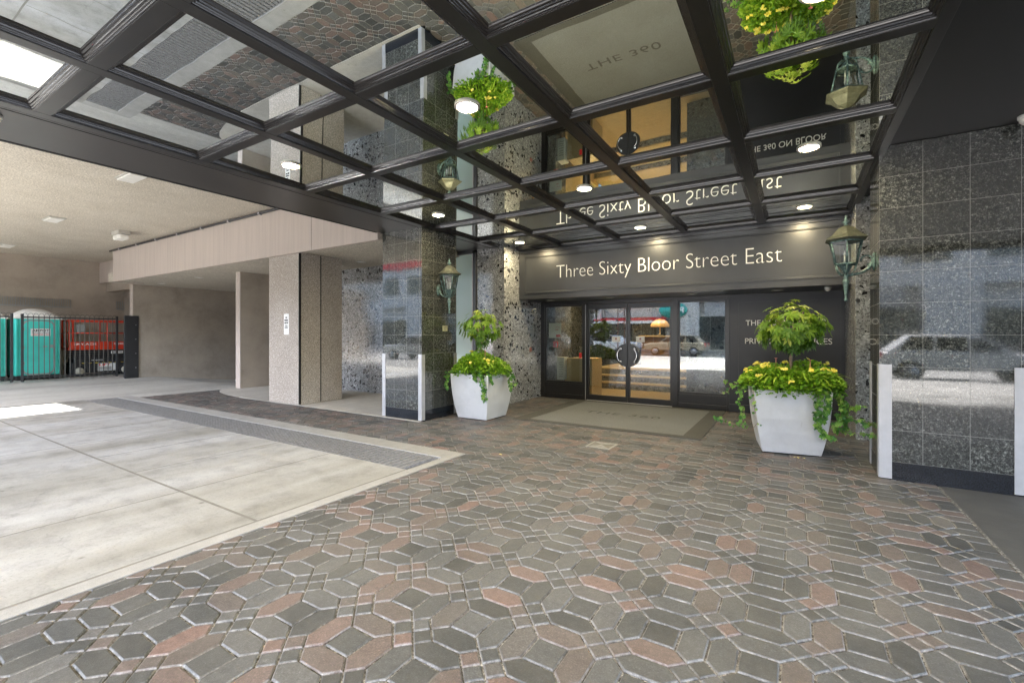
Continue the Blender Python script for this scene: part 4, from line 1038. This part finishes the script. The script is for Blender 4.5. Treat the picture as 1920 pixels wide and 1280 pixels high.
def toilet(label, x, y, m, writing):
    """front faces +x; x = front plane, y = left edge; 1.1 m square"""
    t_ = thing('portable_toilet', label, 'portable toilet', (x-.55, y+.53, 0))
    X = lambda a: x+a; Yc = y+.53
    obj('skid', MB().box(x-1.1, y+.04, 0, x-.02, y+.14, .12).box(x-1.1, y+.92, 0, x-.02, y+1.02, .12).box(x-1.1, y+.02, .1, x, y+1.04, .15), 'rubber', t_, .01)
    b_ = MB(); b_.box(x-1.08, y, .14, x-.03, y+1.06, 2.02); bd = obj('cabin', b_, m, t_, .03)
    rb = MB()
    for yy in (y+.02, y+.92):
        rb.box(x-.03, yy, .2, x+.012, yy+.03, 1.95); rb.box(x-.03, yy+.09, .2, x+.012, yy+.12, 1.95)
    for k in range(6):
        z = .35+k*.28; rb.tube([(x-.022, y+.03, z), (x-.02, y+.15, z+.10)], .008, 4); rb.tube([(x-.022, y+.93, z+.10), (x-.02, y+1.03, z)], .008, 4)
    obj('corner_ribs', rb, m, t_)
    pts = rrect(y+.19, .20, y+.87, 1.90, .16, 6)
    def platX(pts_, x0, x1):
        n = len(pts_); vs = [(x1, a, b2) for a, b2 in pts_]+[(x0, a, b2) for a, b2 in pts_]
        return MB().add(vs, [tuple(range(n)), tuple(reversed(range(n, 2*n)))]+[((i+1) % n, i, n+i, n+(i+1) % n) for i in range(n)])
    obj('door_surround', platX(rrect(y+.155, .16, y+.905, 1.935, .18, 6), x-.03, x+.006), 'greypl', t_)
    dr = obj('door', platX(pts, x-.03, x+.018), m, t_, .008)
    ins = MB()
    for a in ((y+.27, .30, y+.80, .62), (y+.27, .68, y+.80, 1.02), (y+.27, 1.10, y+.80, 1.36)):
        q_ = platX(rrect(a[0], a[1], a[2], a[3], .05), x+.018, x+.026); ins.add(q_.v, q_.f)
    obj('door_panels', ins, m, dr, .006)
    obj('latch', MB().box(x+.018, y+.78, 1.03, x+.035, y+.86, 1.13).box(x+.018, y+.62, 1.05, x+.03, y+.72, 1.10), 'greypl', dr, .004)
    for z in (.5, 1.0, 1.6): obj('hinge', B(x+.006, y+.165, z, x+.03, y+.20, z+.09), 'greypl', dr)
    # domed roof
    vs = []; fs = []; n = 14
    for i in range(n+1):
        for j in range(n+1):
            u, v = i/n*2-1, j/n*2-1
            z = 2.02+.30*(1-abs(u)**2.6)**.9*(1-abs(v)**2.6)**.9
            vs.append((x-.55+u*.55, Yc+v*.56, z))
    for i in range(n):
        for j in range(n): k = i*(n+1)+j; fs.append((k, k+n+1, k+n+2, k+1))
    rf = MB().add(vs, fs, 0, True); rf.box(x-1.10, y-.03, 1.97, x, y+1.09, 2.02); obj('roof', rf, 'whiteplastic', t_)
    if writing:
        obj('sign_plate', B(x+.019, y+.34, 1.42, x+.026, y+.80, 1.66), 'white', dr)
        a = text('AMPOT', (x+.026, y+.37, 1.56), .40, .075, '+X', .002, .02); obj('lettering', a, 'signblack', dr)
        a = text('PORTABLE TOILETS', (x+.026, y+.37, 1.505), .40, .032, '+X', .002, .01); obj('small_lettering', a, 'signblack', dr)
        a = text('1-800-820-1433', (x+.026, y+.37, 1.445), .40, .042, '+X', .002, .01); obj('number', a, 'signred', dr)
toilet('teal portable toilet with white roof behind the gate', -20.95, 3.93, 'teal', True)
toilet('second teal portable toilet, mostly hidden behind the gate stiles', -21.15, 2.72, 'teal', False)
toilet('dark blue portable toilet cut off by the left edge', -20.9, 1.55, 'blue', False)
def scissor():
    x0, x1, y0, y1 = -21.95, -21.15, 5.22, 7.0
    t_ = thing('scissor_lift', 'red and black scissor lift parked behind the gate', 'scissor lift', (-21.5, 6.1, 0))
    obj('chassis', MB().box(x0+.05, y0+.08, .12, x1, y1, .48).box(x0+.1, y0+.15, .48, x1-.06, y1-.1, .62), 'machine', t_, .015)
    sc2 = MB()
    for k in range(4):
        z = .63+k*.075; sc2.box(x1-.10, y0+.12, z, x1-.05, y1-.08, z+.05); sc2.box(x0+.1, y0+.12, z, x0+.15, y1-.08, z+.05)
    obj('scissor_arms', sc2, 'machine', t_)
    obj('platform', MB().box(x0, y0, .93, x1+.01, y1+.05, 1.02).box(x1-.02, y0+.05, 1.0, x1+.012, y1+.05, 1.22), 'red', t_, .008)
    rl = MB()
    for z in (1.52, 1.95):
        for x in (x0+.03, x1-.01): rl.tube([(x, y0+.03, z), (x, y1, z)], .022)
        rl.tube([(x0+.03, y0+.03, z), (x1-.01, y0+.03, z)], .022); rl.tube([(x0+.03, y1, z), (x1-.01, y1, z)], .022)
    rl.box(x1-.03, y0, 1.9, x1+.02, y1, 1.98)
    for x in (x0+.03, x1-.01):
        for y in (y0+.03, y0+.12, y0+.16+(y1-y0)/2, y1): rl.tube([(x, y, 1.0), (x, y, 1.95)], .024)
    obj('guard_rail', rl, 'red', t_)
    obj('control_box', MB().box(x1-.08, y0+.22, 1.55, x1, y0+.45, 1.82), 'greypl', t_, .01)
    for x in (x1-.1, x0+.08):
        for y in (y0+.28, y1-.22):
            w_ = obj('wheel', MB().lathe([(.14, -.06), (.19, -.05), (.19, .05), (.14, .06)], (x+.06, y, .19), 20, 'X'), 'rubber', t_)
            obj('rim', MB().lathe([(.125, .058), (.125, .068), (.05, .072), (.05, .08), (.02, .082)], (x+.06, y, .19), 20, 'X'), 'rim', w_)
    for a in (text('SKYJACK', (x1+.013, y0+.15, 1.08), .60, .09, '+X', .002, .02), text('SJIII', (x1+.013, y1-.55, 1.09), .30, .08, '+X', .002, .02), text('SKYJACK', (x1-.058, y0+.62, .53), .32, .045, '+X', .002, .02)):
        obj('lettering', a, 'lettering', t_)
    obj('number_plate', B(x1-.045, y1-.62, .78, x1-.035, y1-.28, .87), 'white', t_); obj('number', text('161970', (x1-.035, y1-.60, .795), .30, .06, '+X', .002, .01), 'signblack', t_)
    p = obj('notice_plate', B(x1+.001, y0+.78, .17, x1+.006, y0+1.28, .44), 'white', t_)
    obj('notice_word', text('LIFT', (x1+.007, y0+.82, .35), .30, .075, '+X', .002, .03), 'signred', p)
    m_ = MB()
    for k in range(4): m_.box(x1+.006, y0+.82, .20+k*.032, x1+.0075, y0+1.2-.05*(k % 2), .217+k*.032)
    obj('notice_lines', m_, 'signblack', p)
    hz = MB()
    for k in range(8): hz.box(x1+.001, y0+.35+k*.18, .455, x1+.003, y0+.44+k*.18, .47)
    obj('hazard_tape', hz, 'yellow', t_)
scissor()
t = thing('reflector_post', 'little red and yellow marker beside the wing wall at the ramp edge', 'marker', (-13.25, 6.75, 0))
obj('lamp', B(-13.06, 6.66, .33, -13.025, 6.70, .40), 'signred', t); obj('bracket', B(-13.07, 6.66, 0, -13.025, 6.71, .13), 'yellow', t)

# ------------------------------------------------------------ THE STREET behind the camera (seen in the glass and granite)
struct('street_pavement', B(-60, -9.2, -.16, 60, YB-.01, -.03), 'walk')
struct('road', B(-60, -23, -.3, 60, -9.2, -.16), 'road')
struct('far_pavement', B(-60, -27, -.3, 60, -23, -.03), 'walk')
t = thing('shop_building', 'limestone office building with shops across the street', 'building', (0, -30, 0))
m = MB(); m.box(-60, -40, 4.6, 60, -27, 11); m.box(-60, -40, -.1, 60, -27.6, 4.6); obj('facade', m, 'stone', t)
for k in range(13):
    x = -56+k*9; 
    if k == 5: x = -10.3
    obj('column', B(x, -27.1, -.03, x+2.6, -26.6, 4.59), 'stone', t, .02)
for k in range(12):
    m = MB(); xx = -53+k*9
    for j in range(5): m.box(xx+j*1.22, -27.59, .1, xx+j*1.22+1.15, -27.5, 3.2)
    obj('shop_window', m, 'shopglass', t)
m = MB(); 
for k in range(1):
    for j in range(30): m.box(-58+j*4, -26.99, 6.2+k*3.9, -55.6+j*4, -26.9, 8.2+k*3.9)
obj('upper_windows', m, 'shopglass', t)
m = MB(); m.box(-46, -26.95, 9.2, -33, -26.7, 10.9); obj('sign_band', m, 'signred', t)
obj('sign_band', B(-7.2, -27.05, 3.2, 6, -26.9, 4.5), 'greystone', t)
t = thing('oval_sign', 'teal oval shop sign across the street, seen in the door glass', 'sign', (-9.4, -26.6, 3.9))
OX = -10.0
m = MB().lathe([(1.25, 0), (1.25, .15)], (0, 0, 0), 40, 'Y'); m.v = [(v[0]*1.05+OX, v[1]-26.6, v[2]*.6+3.85) for v in m.v]; obj('face', m, 'tealsign', t)
obj('lettering', text('Re', (OX+1.0, -26.44, 3.58), .95, .58, '+Y', .03, .03), 'lettering', t)
aw = thing('awning', 'red and white shop awning across the street', 'awning', (-14, -26, 2.9))
m = MB(); m.add([(-20, -27, 3.25), (-10.6, -27, 3.25), (-10.6, -25.8, 2.85), (-20, -25.8, 2.85)], [(0, 1, 2, 3)]); obj('canvas', m, 'signred', aw)
m = MB(); m.box(-20, -25.8, 2.6, -10.6, -25.77, 2.86); obj('valance', m, 'white', aw)
def car(label, x, y, paint, s):
    """side-on to the street, length along x"""
    t_ = thing('parked_car', label, 'car', (x, y, -.16), 'cars parked across the street')
    body = [(-2.3, .42), (-2.32, .75), (-2.2, .95), (-1.2, 1.02), (-.95, 1.05), (1.9, 1.05), (2.25, .95), (2.34, .6), (2.28, .38)]
    cab = [(-1.15, 1.03), (-.45, 1.52), (.1, 1.62), (1.45, 1.60), (2.05, 1.04)]
    def ext(pr, w2, w3=None):
        n = len(pr); w3 = w3 or [w2]*n
        vs = [(a*s, -w3[i], b2) for i, (a, b2) in enumerate(pr)]+[(a*s, w3[i], b2) for i, (a, b2) in enumerate(pr)]
        return MB().add(vs, [tuple(range(n)), tuple(reversed(range(n, 2*n)))]+[(i, n+i, n+(i+1) % n, (i+1) % n) for i in range(n)])
    obj('body', ext(body, .90), paint, t_, .08, local=True)
    cb = obj('cabin', ext(cab, .8, [.86, .74, .70, .70, .84]), paint, t_, .04, local=True)
    def win(a0, a1, z0=1.08, z1=1.52):
        return [(a0-.0, z0), (a1, z0), (a1-.05, z1), (a0+.18, z1)]
    for q in ([(-.95, 1.07), (-.12, 1.07), (-.12, 1.53), (-.42, 1.47)], [(-.02, 1.07), (.78, 1.07), (.78, 1.54), (-.02, 1.54)], [(.88, 1.07), (1.78, 1.07), (1.42, 1.53), (.88, 1.54)]):
        m_ = MB()
        for sy in (1, -1):
            vs = [(a*s, sy*(.862-(z-1.03)*.26+.012), z) for a, z in q]; m_.add(vs, [(0, 1, 2, 3)])
        obj('window', m_, 'carglass', cb, local=True)
    for a in (-1.45, 1.45):
        for sy in (-1, 1):
            w_ = obj('wheel', MB().lathe([(.25, -.11), (.34, -.09), (.34, .09), (.25, .11)], (a*s, sy*.82, .34), 24, 'Y'), 'rubber', t_, local=True)
            obj('rim', MB().lathe([(.22, sy*.10), (.22, sy*.118), (.06, sy*.125)], (a*s, sy*.82, .34), 24, 'Y'), 'alu', w_, local=True)
    obj('headlight', MB().box(min(-2.3*s, -2.2*s)-.02, -.85, .72, max(-2.3*s, -2.2*s)+.02, -.55, .88).box(min(-2.3*s, -2.2*s)-.02, .55, .72, max(-2.3*s, -2.2*s)+.02, .85, .88), 'lensoff', t_, local=True)
    obj('tail_light', MB().box(min(2.2*s, 2.3*s), -.88, .75, max(2.2*s, 2.3*s)+.02, -.65, 1.0).box(min(2.2*s, 2.3*s), .65, .75, max(2.2*s, 2.3*s)+.02, .88, 1.0), 'signred', t_, local=True)
car('champagne estate car across the street, reflected in the right side window', -8.0, -18.6, 'beige', 1)
car('white car in the far lane, reflected in the doors', -14.0, -21.2, 'carwhite', -1)
car('white car parked further up the street, reflected in the narrow pillar', -29.0, -20.2, 'carwhite', 1)
car('pale car parked at the near kerb, reflected in the wide granite pillar', 4.9, -10.0, 'carwhite', -1)
car('white car parked at the near kerb, reflected low in the narrow granite pillar', -20.5, -10.3, 'carwhite', 1)
t = thing('scaffold', 'rusty tube scaffold on the pavement, reflected in the doors', 'scaffold', (-10.5, -8, 0))
for x in (-9.0, -11.2):
    m = MB()
    for y in (-7.4, -8.6): m.tube([(x, y, -.03), (x, y, 4.4)], .03)
    for z in (.5, 2.2, 3.9): m.tube([(x, -7.4, z), (x, -8.6, z)], .025)
    obj('frame', m, 'rust', t)
m = MB()
for z in (.6, 2.3, 4.0):
    m.tube([(-9, -7.4, z), (-11.2, -7.4, z)], .025)
m.tube([(-9, -7.4, .6), (-11.2, -7.4, 2.3)], .02); m.tube([(-9, -7.4, 2.3), (-11.2, -7.4, 4.0)], .02); obj('brace', m, 'bluemetal', t)
